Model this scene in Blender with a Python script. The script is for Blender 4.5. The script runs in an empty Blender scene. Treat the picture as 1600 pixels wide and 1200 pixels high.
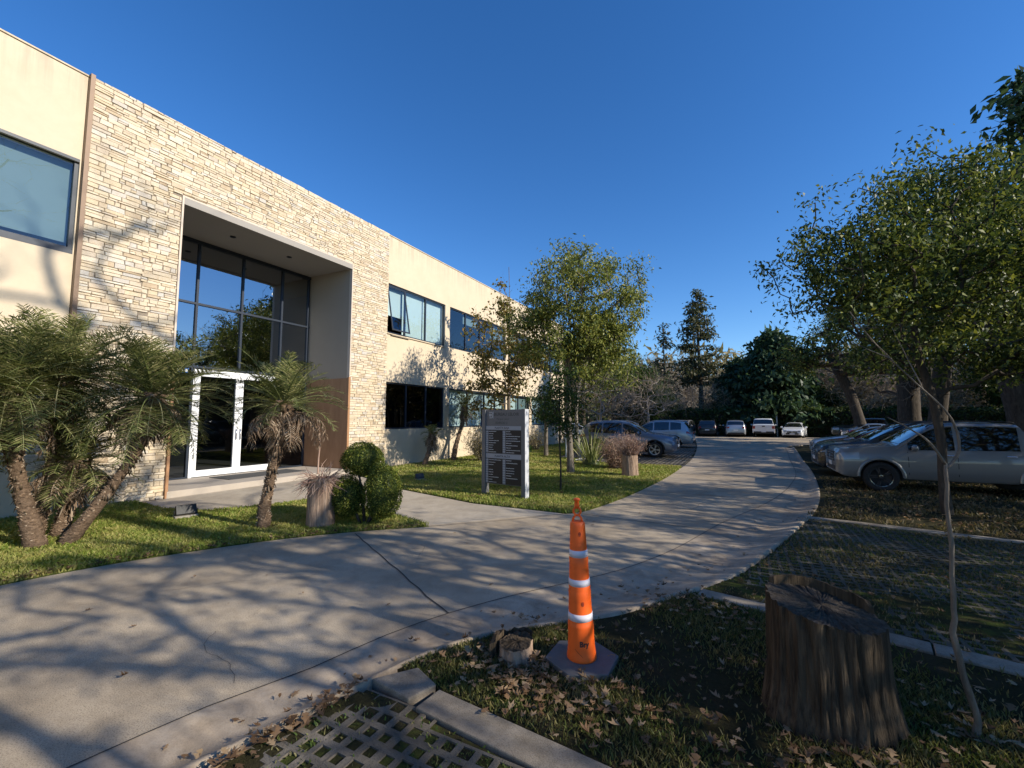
import bpy, math, random
import numpy as np
from mathutils import Vector, Matrix
C = bpy.context.scene
R = math.radians
# ---------------------------------------------------------------- camera
PITCH = 4.624; YAW = 27.49; EYE = 1.75
cd = bpy.data.cameras.new('camera'); cam = bpy.data.objects.new('camera', cd)
C.collection.objects.link(cam); C.camera = cam
cam.location = (0, 0, EYE); cam.rotation_euler = (R(90+PITCH), 0, R(YAW))
cd.sensor_width = 36; cd.lens = 680/1600*36; cd.clip_start = .05; cd.clip_end = 3000
C.render.resolution_x = 1024; C.render.resolution_y = 768
# ---------------------------------------------------------------- world and sun
SUN_EL = 28.0; SUN_AZ = 88.5            # azimuth clockwise from +Y
w = bpy.data.worlds.new('World'); C.world = w; w.use_nodes = True
wn = w.node_tree; wn.nodes.clear()
sky = wn.nodes.new('ShaderNodeTexSky'); sky.sky_type = 'NISHITA'; sky.sun_disc = False
sky.sun_elevation = R(SUN_EL); sky.sun_rotation = R(SUN_AZ)
sky.air_density = 1.0; sky.dust_density = .1; sky.ozone_density = 4.0; sky.altitude = 300
hs = wn.nodes.new('ShaderNodeHueSaturation'); hs.inputs['Saturation'].default_value = 1.24; hs.inputs['Hue'].default_value = .507
bg = wn.nodes.new('ShaderNodeBackground'); bg.inputs[1].default_value = .15
wo = wn.nodes.new('ShaderNodeOutputWorld')
wn.links.new(sky.outputs[0], hs.inputs['Color']); wn.links.new(hs.outputs[0], bg.inputs[0]); wn.links.new(bg.outputs[0], wo.inputs[0])
sl = bpy.data.lights.new('sun', 'SUN'); sl.energy = 5.0; sl.angle = R(.5); sl.color = (1, .92, .78)
sun = bpy.data.objects.new('sun', sl); C.collection.objects.link(sun)
SD = Vector((math.sin(R(SUN_AZ))*math.cos(R(SUN_EL)), math.cos(R(SUN_AZ))*math.cos(R(SUN_EL)), math.sin(R(SUN_EL))))
sun.rotation_euler = SD.to_track_quat('Z', 'Y').to_euler(); sun.location = SD*60
C.view_settings.view_transform = 'Standard'; C.view_settings.look = 'None'
C.view_settings.exposure = .36; C.view_settings.gamma = 1
C.render.engine = 'CYCLES'
try: C.cycles.transparent_max_bounces = 12
except Exception: pass
# ---------------------------------------------------------------- helpers
def link(o, parent=None):
    C.collection.objects.link(o)
    if parent is not None: o.parent = parent
    return o
def tag(o, label=None, cat=None, group=None, kind=None):
    if label: o['label'] = label
    if cat: o['category'] = cat
    if group: o['group'] = group
    if kind: o['kind'] = kind
    return o
def empty(name, loc, label=None, cat=None, group=None, rz=0, sc=1):
    o = bpy.data.objects.new(name, None); o.location = loc; o.rotation_euler = (0, 0, rz); o.scale = (sc, sc, sc)
    o.empty_display_size = .2
    link(o); return tag(o, label, cat, group)
def kids(o): return list(o.children)
def copy_tree(o, loc, rz=0, sc=1, label=None, group=None, parent=None):
    c = o.copy(); C.collection.objects.link(c)
    if parent is None:
        c.location = loc; c.rotation_euler = (0, 0, rz)
        c.scale = (sc, sc, sc) if not isinstance(sc, tuple) else sc
        if label: c['label'] = label
        if group: c['group'] = group
    else: c.parent = parent
    for k in kids(o): copy_tree(k, None, parent=c)
    return c
class MB:
    def __init__(s): s.v = []; s.f = []; s.m = []; s.mi = 0
    def add(s, vs, fs):
        o = len(s.v); s.v += [tuple(p) for p in vs]; s.f += [tuple(i+o for i in f) for f in fs]; s.m += [s.mi]*len(fs); return s
    def box(s, a, b, M=None):
        x0, y0, z0 = a; x1, y1, z1 = b
        vs = [(x0,y0,z0),(x1,y0,z0),(x1,y1,z0),(x0,y1,z0),(x0,y0,z1),(x1,y0,z1),(x1,y1,z1),(x0,y1,z1)]
        if M is not None: vs = [M @ Vector(p) for p in vs]
        return s.add(vs, [(3,2,1,0),(4,5,6,7),(0,1,5,4),(1,2,6,5),(2,3,7,6),(3,0,4,7)])
    def quad(s, *p): return s.add(p, [tuple(range(len(p)))])
    def tube(s, pts, rad, n=8, cap=True, wob=0, rnd=None):
        pts = [Vector(p) for p in pts]
        if not hasattr(rad, '__len__'): rad = [rad]*len(pts)
        vs = []; up = None
        for i, p in enumerate(pts):
            d = (pts[min(i+1, len(pts)-1)]-pts[max(i-1, 0)])
            if d.length < 1e-9: d = Vector((0,0,1))
            d.normalize()
            if up is None: up = d.orthogonal().normalized()
            a = (up-d*up.dot(d))
            a = a.normalized() if a.length > 1e-6 else d.orthogonal().normalized()
            up = a; b = d.cross(a)
            for k in range(n):
                t = 2*math.pi*k/n; r = rad[i]*(1+(wob*(rnd.random()-.5)*2 if wob else 0))
                vs.append(p+a*(r*math.cos(t))+b*(r*math.sin(t)))
        fs = []
        for i in range(len(pts)-1):
            for k in range(n):
                k2 = (k+1) % n; fs.append((i*n+k, i*n+k2, (i+1)*n+k2, (i+1)*n+k))
        if cap:
            fs.append(tuple(range(n-1, -1, -1))); o = (len(pts)-1)*n; fs.append(tuple(o+k for k in range(n)))
        return s.add(vs, fs)
    def lathe(s, prof, n=24, M=None, cap=True):
        vs = []
        for r, z in prof:
            for k in range(n):
                t = 2*math.pi*k/n; p = Vector((r*math.cos(t), r*math.sin(t), z)); vs.append(M @ p if M is not None else p)
        fs = []
        for i in range(len(prof)-1):
            for k in range(n):
                k2 = (k+1) % n; fs.append((i*n+k, i*n+k2, (i+1)*n+k2, (i+1)*n+k))
        if cap: fs.append(tuple(range(n-1, -1, -1))); o = (len(prof)-1)*n; fs.append(tuple(o+k for k in range(n)))
        return s.add(vs, fs)
    def prism(s, poly, z0, z1):
        n = len(poly)
        area = sum(poly[i][0]*poly[(i+1)%n][1]-poly[(i+1)%n][0]*poly[i][1] for i in range(n))
        if area < 0: poly = poly[::-1]
        vs = [(x, y, z0) for x, y in poly]+[(x, y, z1) for x, y in poly]
        return s.add(vs, [tuple(range(n-1, -1, -1)), tuple(range(n, 2*n))]+[(i, (i+1) % n, n+(i+1) % n, n+i) for i in range(n)])
    def build(s, name, mat, parent=None, smooth=False, M=None):
        me = bpy.data.meshes.new(name)
        vs = s.v if M is None else [tuple(M @ Vector(p)) for p in s.v]
        me.from_pydata(vs, [], s.f)
        for m in (mat if isinstance(mat, (list, tuple)) else [mat]): me.materials.append(m)
        if any(s.m): me.polygons.foreach_set('material_index', s.m)
        if smooth: me.polygons.foreach_set('use_smooth', [True]*len(s.f))
        me.update()
        return link(bpy.data.objects.new(name, me), parent)
def np_mesh(name, V, k, mat, parent=None, attr=None, link_it=True):
    """V: (N*k,3) array, N faces of k verts each, unshared"""
    V = np.asarray(V, dtype=np.float32); n = len(V)//k
    me = bpy.data.meshes.new(name)
    me.vertices.add(n*k); me.vertices.foreach_set('co', V.ravel())
    me.loops.add(n*k); me.loops.foreach_set('vertex_index', np.arange(n*k, dtype=np.int32))
    me.polygons.add(n); me.polygons.foreach_set('loop_start', np.arange(n, dtype=np.int32)*k)
    try: me.polygons.foreach_set('loop_total', np.full(n, k, dtype=np.int32))
    except Exception: pass
    me.materials.append(mat); me.update(calc_edges=True)
    o = bpy.data.objects.new(name, me)
    return link(o, parent) if link_it else o
def rand_unit(rg, n):
    v = rg.normal(size=(n, 3)); return v/np.linalg.norm(v, axis=1, keepdims=True)
def leaf_quads(rg, P, L, W, droop=.35, jit=.35, dirs=None):
    """rhombus leaves at points P"""
    n = len(P); d = rand_unit(rg, n) if dirs is None else dirs+rand_unit(rg, n)*.5
    d[:, 2] -= droop; d /= np.linalg.norm(d, axis=1, keepdims=True)
    s = np.cross(d, rand_unit(rg, n)+np.array([0, 0, .8])); s /= np.linalg.norm(s, axis=1, keepdims=True)+1e-9
    l = (L*(1+jit*(rg.random(n)*2-1)))[:, None]; wd = (W*(1+jit*(rg.random(n)*2-1)))[:, None]
    up = np.cross(s, d)*wd*.25
    q = np.stack([P, P+d*l*.45+s*wd*.5+up, P+d*l-up, P+d*l*.45-s*wd*.5+up], axis=1)
    return q.reshape(-1, 3)
def pip(px, py, poly):
    ins = np.zeros(len(px), bool); n = len(poly); j = n-1
    for i in range(n):
        xi, yi = poly[i]; xj, yj = poly[j]
        c = ((yi > py) != (yj > py)) & (px < (xj-xi)*(py-yi)/((yj-yi) if yj != yi else 1e-9)+xi)
        ins ^= c; j = i
    return ins
def scatter(rg, poly, dens, near=None):
    xs = [p[0] for p in poly]; ys = [p[1] for p in poly]
    A = (max(xs)-min(xs))*(max(ys)-min(ys)); n = int(A*dens)
    x = rg.uniform(min(xs), max(xs), n); y = rg.uniform(min(ys), max(ys), n)
    k = pip(x, y, poly)
    if near is not None:                          # thin out with distance from the walking path at the camera
        d = np.hypot(x, y); k &= rg.random(n) < np.clip((near/np.maximum(d, .1))**1.6, .02, 1)
    return x[k], y[k]
# ---------------------------------------------------------------- materials
MATS = {}
class NT:
    def __init__(s, name):
        s.m = bpy.data.materials.new(name); s.m.use_nodes = True; s.t = s.m.node_tree; s.t.nodes.clear()
        s.out = s.n('ShaderNodeOutputMaterial'); MATS[name] = s.m
    def n(s, t, **kw):
        x = s.t.nodes.new(t)
        for k, v in kw.items():
            if k.startswith('i_'):
                x.inputs[k[2:].replace('_', ' ')].default_value = v
            else: setattr(x, k, v)
        return x
    def l(s, a, b): s.t.links.new(a, b)
    def ramp(s, fac, stops, interp='LINEAR'):
        r = s.n('ShaderNodeValToRGB'); r.color_ramp.interpolation = interp; e = r.color_ramp.elements
        while len(e) < len(stops): e.new(.5)
        for k, (p, c) in enumerate(stops):
            e[k].position = p; e[k].color = (*c, 1) if len(c) == 3 else c
        s.l(fac, r.inputs[0]); return r.outputs[0]
    def noise(s, scale, detail=4, rough=.6, coord=None, dist=0):
        x = s.n('ShaderNodeTexNoise'); x.inputs['Scale'].default_value = scale; x.inputs['Detail'].default_value = detail
        x.inputs['Roughness'].default_value = rough; x.inputs['Distortion'].default_value = dist
        if coord is None: coord = s.coord()
        s.l(coord, x.inputs['Vector']); return x.outputs['Fac']
    def coord(s, kind='Object', scale=None):
        tc = s.n('ShaderNodeTexCoord').outputs[kind]
        if scale is None: return tc
        mp = s.n('ShaderNodeMapping'); mp.inputs['Scale'].default_value = scale; s.l(tc, mp.inputs[0]); return mp.outputs[0]
    def mix(s, fac, a, b, mode='MIX'):
        x = s.n('ShaderNodeMixRGB', blend_type=mode)
        for i, q in ((0, fac), (1, a), (2, b)):
            if isinstance(q, (int, float)): x.inputs[i].default_value = q
            elif isinstance(q, tuple): x.inputs[i].default_value = (*q, 1)
            else: s.l(q, x.inputs[i])
        return x.outputs[0]
    def island(s): return s.n('ShaderNodeNewGeometry').outputs['Random Per Island']
    def objrand(s): return s.n('ShaderNodeObjectInfo').outputs['Random']
    def bump(s, h, strength=.5, dist=.01):
        b = s.n('ShaderNodeBump'); b.inputs['Strength'].default_value = strength; b.inputs['Distance'].default_value = dist
        s.l(h, b.inputs['Height']); return b.outputs[0]
    def pbr(s, col, rough=.8, metal=0, spec=.5, bump=None, coat=0, trans_leaf=0, leafcol=None):
        p = s.n('ShaderNodeBsdfPrincipled'); p.inputs['Roughness'].default_value = rough if isinstance(rough, (int, float)) else .5
        if not isinstance(rough, (int, float)): s.l(rough, p.inputs['Roughness'])
        p.inputs['Metallic'].default_value = metal; p.inputs['Specular IOR Level'].default_value = spec
        if coat: p.inputs['Coat Weight'].default_value = coat; p.inputs['Coat Roughness'].default_value = .03
        if isinstance(col, tuple): p.inputs['Base Color'].default_value = (*col, 1)
        else: s.l(col, p.inputs['Base Color'])
        if bump is not None: s.l(bump, p.inputs['Normal'])
        o = p.outputs[0]
        if trans_leaf:
            t = s.n('ShaderNodeBsdfTranslucent')
            c2 = s.mix(.55, col, (1.0, 1.0, .25), 'MULTIPLY') if not isinstance(col, tuple) else col
            if isinstance(c2, tuple): t.inputs[0].default_value = (*c2, 1)
            else: s.l(c2, t.inputs[0])
            m = s.n('ShaderNodeMixShader'); m.inputs[0].default_value = trans_leaf; s.l(o, m.inputs[1]); s.l(t.outputs[0], m.inputs[2]); o = m.outputs[0]
        s.l(o, s.out.inputs[0]); return s.m
def plain(name, col, rough=.6, metal=0, spec=.5, var=.12, scale=8, bump=.0, coat=0):
    t = NT(name)
    f = t.noise(scale, 5)
    c = t.mix(f, tuple(x*(1-var) for x in col), tuple(min(1, x*(1+var)) for x in col))
    b = t.bump(t.noise(scale*6, 4), bump, .01) if bump else None
    return t.pbr(c, rough, metal, spec, b, coat)
def leafmat(name, c0, c1, c2, rough=.45, tl=.3):
    t = NT(name); i = t.island()
    c = t.ramp(i, [(0, c0), (.55, c1), (1, c2)])
    return t.pbr(c, rough, 0, .22, None, 0, tl)
def grassmat(name, c0, c1, c2):
    t = NT(name); i = t.island(); co = t.coord(); f = t.noise(.9, 5, .7, co, .5); f2 = t.noise(5, 3, .6, co)
    a = t.ramp(i, [(0, c0), (.6, c1), (1, c2)]); b = t.ramp(i, [(0, tuple(x*.9 for x in c1)), (.4, c2), (1, tuple(min(1, x*1.15) for x in c2))])
    c = t.mix(t.ramp(f, [(.44, (0,0,0)), (.62, (1,1,1))]), a, b); c = t.mix(.35, c, t.ramp(f2, [(.3, (.55,.6,.5)), (.6, (1,1,1))]), 'MULTIPLY')
    return t.pbr(c, .6, 0, .3, None, 0, .35)
def barkmat(name, c0, c1, zs=.25, scale=14, bump=.8):
    t = NT(name); co = t.coord('Object', (1, 1, zs))
    f = t.noise(scale, 6, .7, co, .4)
    return t.pbr(t.ramp(f, [(.3, c0), (.7, c1)]), .95, 0, .15, t.bump(f, bump, .03))
# concrete road: aggregate speckle, broad stains
def concrete(name, a, b, speck=.5, bump=.35, stain=.5):
    t = NT(name); co = t.coord('Object')
    f1 = t.noise(.7, 6, .65, co); f2 = t.noise(120, 3, .8, co); f3 = t.noise(4.5, 6, .7, co, .6)
    base = t.mix(t.ramp(f1, [(.35, (0,0,0)), (.68, (1,1,1))]), a, b)
    base = t.mix(stain, base, t.ramp(f3, [(.3, (.62,.60,.57)), (.6, (1,1,1))]), 'MULTIPLY')
    base = t.mix(speck, base, t.ramp(f2, [(.36, (.35,.34,.33)), (.5, (1,1,1)), (.66, (1.0,1.0,1.0))]), 'MULTIPLY')
    f6 = t.noise(.33, 4, .6, co, 1.2); base = t.mix(.5, base, t.ramp(f6, [(.40, (.72,.70,.68)), (.55, (1,1,1))]), 'MULTIPLY')
    vo = t.n('ShaderNodeTexVoronoi'); vo.inputs['Scale'].default_value = 2.3; t.l(co, vo.inputs['Vector'])
    return t.pbr(base, .88, 0, .25, t.bump(f2, bump, .008))
concrete('road_concrete', (.41,.33,.235), (.56,.46,.335), .9, .8)
concrete('path_concrete', (.42,.36,.28), (.50,.435,.345), .3, .3)
concrete('gutter_concrete', (.37,.29,.21), (.50,.41,.305), .3, .4, 1)
concrete('slab_concrete', (.22,.185,.145), (.42,.365,.29), .5, .6, 1)
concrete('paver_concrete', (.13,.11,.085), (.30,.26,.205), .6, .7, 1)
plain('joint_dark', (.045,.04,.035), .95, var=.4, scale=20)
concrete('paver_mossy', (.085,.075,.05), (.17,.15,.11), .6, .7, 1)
t = NT('soil'); co = t.coord(); f = t.noise(3, 8, .75, co); f2 = t.noise(45, 5, .8, co)
t.pbr(t.mix(.6, t.ramp(f, [(.3, (.030,.028,.014)), (.5, (.055,.050,.022)), (.7, (.075,.058,.034))]), t.ramp(f2, [(.3, (.3,.3,.3)), (.65, (1,1,1))]), 'MULTIPLY'), 1, 0, .1, t.bump(f2, 1, .03))
t = NT('turf'); co = t.coord(); f = t.noise(1.2, 6, .7, co); f2 = t.noise(60, 5, .8, co)
t.pbr(t.mix(.6, t.ramp(f, [(.3, (.07,.09,.018)), (.55, (.11,.13,.03)), (.75, (.15,.13,.05))]), t.ramp(f2, [(.3, (.35,.35,.35)), (.65, (1,1,1))]), 'MULTIPLY'), 1, 0, .1, t.bump(f2, 1, .03))
t = NT('moss'); co = t.coord(); f2 = t.noise(70, 5, .8, co); f = t.noise(4, 4, .7, co)
t.pbr(t.ramp(f, [(.32, (.035,.028,.018)), (.5, (.055,.055,.02)), (.68, (.10,.125,.025))]), 1, 0, .1, t.bump(f2, 1, .03))
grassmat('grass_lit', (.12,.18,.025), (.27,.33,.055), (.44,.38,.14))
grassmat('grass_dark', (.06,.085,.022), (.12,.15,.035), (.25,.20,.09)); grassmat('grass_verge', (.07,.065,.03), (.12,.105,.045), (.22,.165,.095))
leafmat('grass_mixed', (.05,.09,.02), (.12,.17,.04), (.26,.22,.10), .6, .3)
leafmat('litter', (.12,.065,.03), (.25,.15,.08), (.40,.28,.16), .8, .15)
# walls
t = NT('stucco'); co = t.coord(); f = t.noise(.8, 5, .6, co); f2 = t.noise(160, 3, .7, co)
sp = t.n('ShaderNodeSeparateXYZ'); t.l(co, sp.inputs[0])
mp = t.coord('Object', (2.2, 2.2, .12)); st = t.noise(2.0, 5, .7, mp)
mr = t.n('ShaderNodeMapRange'); mr.inputs['From Min'].default_value = 7.7; mr.inputs['From Max'].default_value = 8.75; t.l(sp.outputs[2], mr.inputs[0])
mm = t.n('ShaderNodeMath', operation='MULTIPLY'); t.l(mr.outputs[0], mm.inputs[0]); t.l(t.ramp(st, [(.45, (0,0,0)), (.72, (1,1,1))]), mm.inputs[1])
c = t.mix(f, (.58,.475,.34), (.65,.54,.395)); f5 = t.noise(3.2, 6, .75, co, .5); c = t.mix(.3, c, t.ramp(f5, [(.35, (.86,.84,.80)), (.6, (1,1,1))]), 'MULTIPLY'); c = t.mix(mm.outputs[0], c, (.38,.31,.23))
t.pbr(c, .9, 0, .2, t.bump(f2, .25, .006))
t = NT('stone'); i = t.island(); co = t.coord(); f = t.noise(9, 5, .7, co)
c = t.ramp(i, [(0, (.54,.44,.32)), (.12, (.64,.56,.44)), (.34, (.72,.65,.53)), (.52, (.66,.57,.42)), (.70, (.76,.70,.59)), (.84, (.60,.52,.42)), (.92, (.60,.59,.57)), (1, (.76,.71,.61))]); c = t.mix(1, c, (.93,.88,.81), 'MULTIPLY')
c = t.mix(.4, c, t.ramp(f, [(.28, (.72,.60,.48)), (.55, (1,1,1))]), 'MULTIPLY')
t.pbr(c, .92, 0, .2, t.bump(t.noise(38, 5, .75, co), .7, .02))
plain('mortar', (.25,.205,.155), .95, var=.3, scale=20, bump=.5)
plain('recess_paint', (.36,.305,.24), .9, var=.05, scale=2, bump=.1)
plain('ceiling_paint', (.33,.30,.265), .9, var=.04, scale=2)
plain('dark_frame', (.018,.026,.042), .45, 0, .45, .2, 6)
plain('white_frame', (.78,.79,.80), .35, 0, .5, .05, 3)
plain('door_seal', (.03,.03,.03), .6)
t = NT('wood_panel'); co = t.coord('Object', (1, 9, .25)); f = t.noise(4, 5, .6, co, .3)
t.pbr(t.ramp(f, [(.3, (.30,.155,.075)), (.7, (.42,.23,.12))]), .55, 0, .4)
plain('step_tile', (.40,.345,.285), .7, var=.15, scale=5)
plain('door_mat', (.06,.06,.06), .95, var=.3, scale=60, bump=.5)
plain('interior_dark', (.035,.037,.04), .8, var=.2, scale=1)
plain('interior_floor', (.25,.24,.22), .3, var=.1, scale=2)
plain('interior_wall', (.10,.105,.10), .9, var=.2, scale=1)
plain('blind', (.16,.225,.225), .8, var=.08, scale=1.5)
plain('blind_pale', (.52,.62,.60), .8, var=.06, scale=1.5)
plain('blue_decal', (.02,.13,.45), .4, var=.05); plain('white_decal', (.75,.78,.8), .5, var=.03)
def glass(name, tint, refl, rough=.0):
    t = NT(name); tr = t.n('ShaderNodeBsdfTransparent'); tr.inputs[0].default_value = (*tint, 1)
    gl = t.n('ShaderNodeBsdfGlossy'); gl.inputs['Roughness'].default_value = rough; gl.inputs[0].default_value = (.86,.92,1,1)
    ge = t.n('ShaderNodeNewGeometry'); dt = t.n('ShaderNodeVectorMath', operation='DOT_PRODUCT'); t.l(ge.outputs['Incoming'], dt.inputs[0]); t.l(ge.outputs['Normal'], dt.inputs[1])
    ab = t.n('ShaderNodeMath', operation='ABSOLUTE'); t.l(dt.outputs['Value'], ab.inputs[0]); om = t.n('ShaderNodeMath', operation='SUBTRACT'); om.inputs[0].default_value = 1; t.l(ab.outputs[0], om.inputs[1])
    fr = t.n('ShaderNodeMath', operation='POWER'); t.l(om.outputs[0], fr.inputs[0]); fr.inputs[1].default_value = 4.0
    nz = t.bump(t.noise(.6, 2, .5), .03, .05)
    t.l(nz, gl.inputs['Normal'])
    mr = t.n('ShaderNodeMapRange'); mr.inputs['To Min'].default_value = refl; mr.inputs['To Max'].default_value = 1; t.l(fr.outputs[0], mr.inputs[0])
    m = t.n('ShaderNodeMixShader'); t.l(mr.outputs[0], m.inputs[0]); t.l(tr.outputs[0], m.inputs[1]); t.l(gl.outputs[0], m.inputs[2]); t.l(m.outputs[0], t.out.inputs[0])
glass('lobby_glass', (.30,.34,.38), .36); glass('window_glass', (.80,.86,.88), .10); glass('dark_glass', (.10,.11,.12), .04); glass('door_glass', (.35,.38,.40), .05)
def tinted(name, col, rough=.03):
    t = NT(name); return t.pbr(col, rough, 0, .8, None, 1)
tinted('car_glass', (.006,.007,.008)); tinted('lamp_glass', (.26,.28,.30), .12); tinted('red_lamp', (.30,.01,.008), .2); tinted('smoked_lamp', (.05,.05,.055), .1)
def paint(name, col, metal=.5, rough=.32):
    t = NT(name); f = t.noise(3, 4); c = t.mix(f, tuple(x*.9 for x in col), col)
    return t.pbr(c, rough, metal, .5, None, .9)
paint('paint_blue_grey', (.17,.20,.26), .5); paint('paint_silver', (.42,.44,.46), .6); paint('paint_white', (.78,.78,.77), 0, .35)
paint('paint_champagne', (.20,.20,.205), .15); paint('paint_black', (.012,.013,.016), .2); paint('paint_red', (.22,.015,.015), .2); paint('paint_pale_blue', (.20,.25,.32), .5); paint('paint_dark_green', (.02,.03,.03), .4)
plain('tyre', (.018,.018,.019), .85, var=.2, scale=30); plain('trim_black', (.018,.018,.02), .6, var=.1); plain('chrome', (.7,.7,.72), .15, 1, .5, .03)
plain('alloy', (.55,.56,.58), .3, .8, .5, .05); plain('plate_white', (.65,.66,.68), .5, var=.05)
# plant materials
leafmat('leaf_bright', (.08,.115,.025), (.20,.225,.055), (.38,.37,.10)); leafmat('leaf_deep', (.02,.045,.012), (.045,.085,.02), (.10,.14,.03))
leafmat('leaf_oval', (.04,.065,.02), (.095,.13,.035), (.27,.28,.06)); leafmat('leaf_autumn', (.09,.10,.03), (.22,.20,.06), (.36,.22,.08))
leafmat('leaf_conifer', (.04,.055,.03), (.085,.095,.05), (.17,.14,.075)); leafmat('leaf_cypress', (.03,.06,.035), (.055,.095,.05), (.09,.14,.07))
leafmat('leaf_box', (.035,.055,.010), (.10,.14,.022), (.36,.36,.07)); leafmat('leaf_palm', (.06,.08,.025), (.15,.17,.05), (.38,.34,.16), .5, .3)
leafmat('leaf_dead', (.12,.075,.045), (.26,.18,.12), (.44,.35,.26), .9, .15); leafmat('leaf_hedge', (.03,.045,.014), (.06,.085,.025), (.13,.16,.05))
leafmat('leaf_strap', (.14,.17,.05), (.28,.31,.12), (.46,.43,.24)); leafmat('leaf_clump', (.03,.10,.01), (.07,.19,.02), (.14,.28,.04)); leafmat('twig_pink', (.20,.11,.085), (.38,.25,.19), (.52,.38,.30), .9, .0)
leafmat('leaf_rust', (.18,.15,.07), (.30,.25,.13), (.42,.34,.21))
barkmat('bark_grey', (.09,.075,.06), (.24,.205,.165)); barkmat('bark_dark', (.035,.028,.022), (.11,.09,.07)); barkmat('bark_pale', (.22,.19,.16), (.42,.37,.31))
barkmat('bark_palm', (.055,.035,.022), (.24,.165,.11), 2.2, 18, 1); barkmat('bark_stump', (.012,.009,.006), (.13,.095,.062), .07, 30, 1); barkmat('wood_planter', (.13,.085,.06), (.46,.33,.24), .10, 20, .8)
barkmat('wood_cut', (.035,.028,.022), (.12,.095,.072), 1, 30, .8); barkmat('twig_brown', (.30,.23,.165), (.50,.41,.31), .5, 10, .2)
barkmat('twig_straw', (.40,.33,.25), (.62,.54,.43), .5, 10, .2)
plain('cone_orange', (.86,.12,.010), .5, var=.18, scale=9, bump=.1); plain('cone_band', (.58,.56,.62), .7, var=.15, scale=12); plain('cone_base', (.115,.11,.105), .85, var=.3, scale=14, bump=.3)
plain('black_ink', (.02,.018,.018), .6); plain('sign_grey', (.16,.16,.165), .5, .2, .4, .06, 3); plain('sign_strip', (.33,.34,.37), .5, .1, .4, .04, 3); plain('sign_sunlit', (.62,.63,.66), .35, .2, .5, .04, 3)  # last one: sign metal paled to carry the sunlight on one post side
plain('sign_black', (.022,.020,.022), .45, 0, .4, .1); plain('sign_ink', (.05,.05,.05), .6); plain('sign_light', (.55,.55,.55), .6)
plain('lamp_black', (.02,.02,.02), .5); plain('lamp_block', (.30,.27,.22), .9, var=.3, bump=.4); plain('post_pale', (.45,.47,.45), .6); plain('post_green', (.12,.20,.18), .6)
plain('rubber', (.02,.02,.022), .75, var=.2); plain('white_stone', (.6,.57,.52), .8, var=.15, bump=.4)
# ================================================================ SETTING
def catmull(pts, n=6):
    P = [Vector((p[0], p[1], 0)) for p in pts]; P = [P[0]*2-P[1]]+P+[P[-1]*2-P[-2]]; out = []
    for i in range(1, len(P)-2):
        for k in range(n):
            t = k/n; a, b, c, d = P[i-1:i+3]
            q = .5*((2*b)+(c-a)*t+(2*a-5*b+4*c-d)*t*t+(3*b-a-3*c+d)*t**3); out.append((q.x, q.y))
    out.append((P[-2].x, P[-2].y)); return out
def resample(pl, n):
    L = [0]
    for i in range(1, len(pl)): L.append(L[-1]+math.dist(pl[i], pl[i-1]))
    out = []; j = 0
    for k in range(n):
        s = L[-1]*k/(n-1)
        while j < len(L)-2 and L[j+1] < s: j += 1
        t = (s-L[j])/(L[j+1]-L[j]+1e-9); out.append((pl[j][0]+(pl[j+1][0]-pl[j][0])*t, pl[j][1]+(pl[j+1][1]-pl[j][1])*t))
    return out
def offset(pl, d):
    out = []
    for i, p in enumerate(pl):
        a = pl[max(0, i-1)]; b = pl[min(len(pl)-1, i+1)]; dx, dy = b[0]-a[0], b[1]-a[1]; l = math.hypot(dx, dy)+1e-9
        out.append((p[0]-dy/l*d, p[1]+dx/l*d))
    return out
def struct(name, mb, mat): o = mb.build(name, MATS[mat]); o['kind'] = 'structure'; return o
mb = MB(); mb.quad((-300,-300,-.07), (300,-300,-.07), (300,300,-.07), (-300,300,-.07)); struct('ground', mb, 'soil')
OUTER = catmull([(-6.0,-12),(-3.3,-2.5),(-2.62,.6),(-2.4,1.55),(-2.28,2.02),(-2.16,2.5),(-1.99,2.9),(-1.75,3.25),(-1.35,3.65),(-1.0,4.0),(-.66,4.55),(-.38,5.0),(-.08,5.6),(.35,6.9),(.80,8.5),(1.22,10.1),(1.64,12.75),(2.04,17.1),(2.33,22.15),(2.74,28.6),(2.95,32.5)], 8)
INNER = catmull([(-6.7,-12),(-3.85,-2.5),(-3.15,.6),(-2.95,1.6),(-2.75,2.15),(-2.62,2.75),(-2.42,3.3),(-2.08,3.95),(-1.65,4.62),(-1.35,5.1),(-1.12,5.6),(-.80,6.5),(-.30,8.4),(.30,10.2),(.78,12.0),(1.20,14.2),(1.58,17.1),(1.87,22.15),(2.28,28.6),(2.49,32.5)], 8)
IN = resample(INNER, 150); OU = resample(OUTER, 150)
ROADL = catmull([(-8.3,-14),(-7.35,-3),(-7.05,.6),(-6.98,1.72),(-6.84,2.45),(-6.5,3.3),(-6.02,4.2),(-5.36,5.05),(-4.56,5.82)], 6)
ISLR = catmull([(-2.91,7.77),(-2.66,8.2),(-2.42,9.4),(-2.22,11.06),(-2.02,13.6),(-1.92,16.9),(-1.93,21.3),(-2.3,28.2),(-3.0,36.5),(-4.2,47.6)], 6)
poly = ROADL+[(-6.0,6.31),(-8.26,6.38),(-8.42,5.75),(-8.95,4.75),(-9.8,4.5),(-11.26,4.75),(-11.26,10.35),(-7.53,8.52),(-4.96,7.81)]+ISLR+[(-4.6,50.5),(15,50.5),(15,37.5),(4.2,36.5),(2.9,34.0)]+IN[::-1]
mb = MB(); mb.prism(poly, -.06, 0); struct('road', mb, 'road_concrete')
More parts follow.
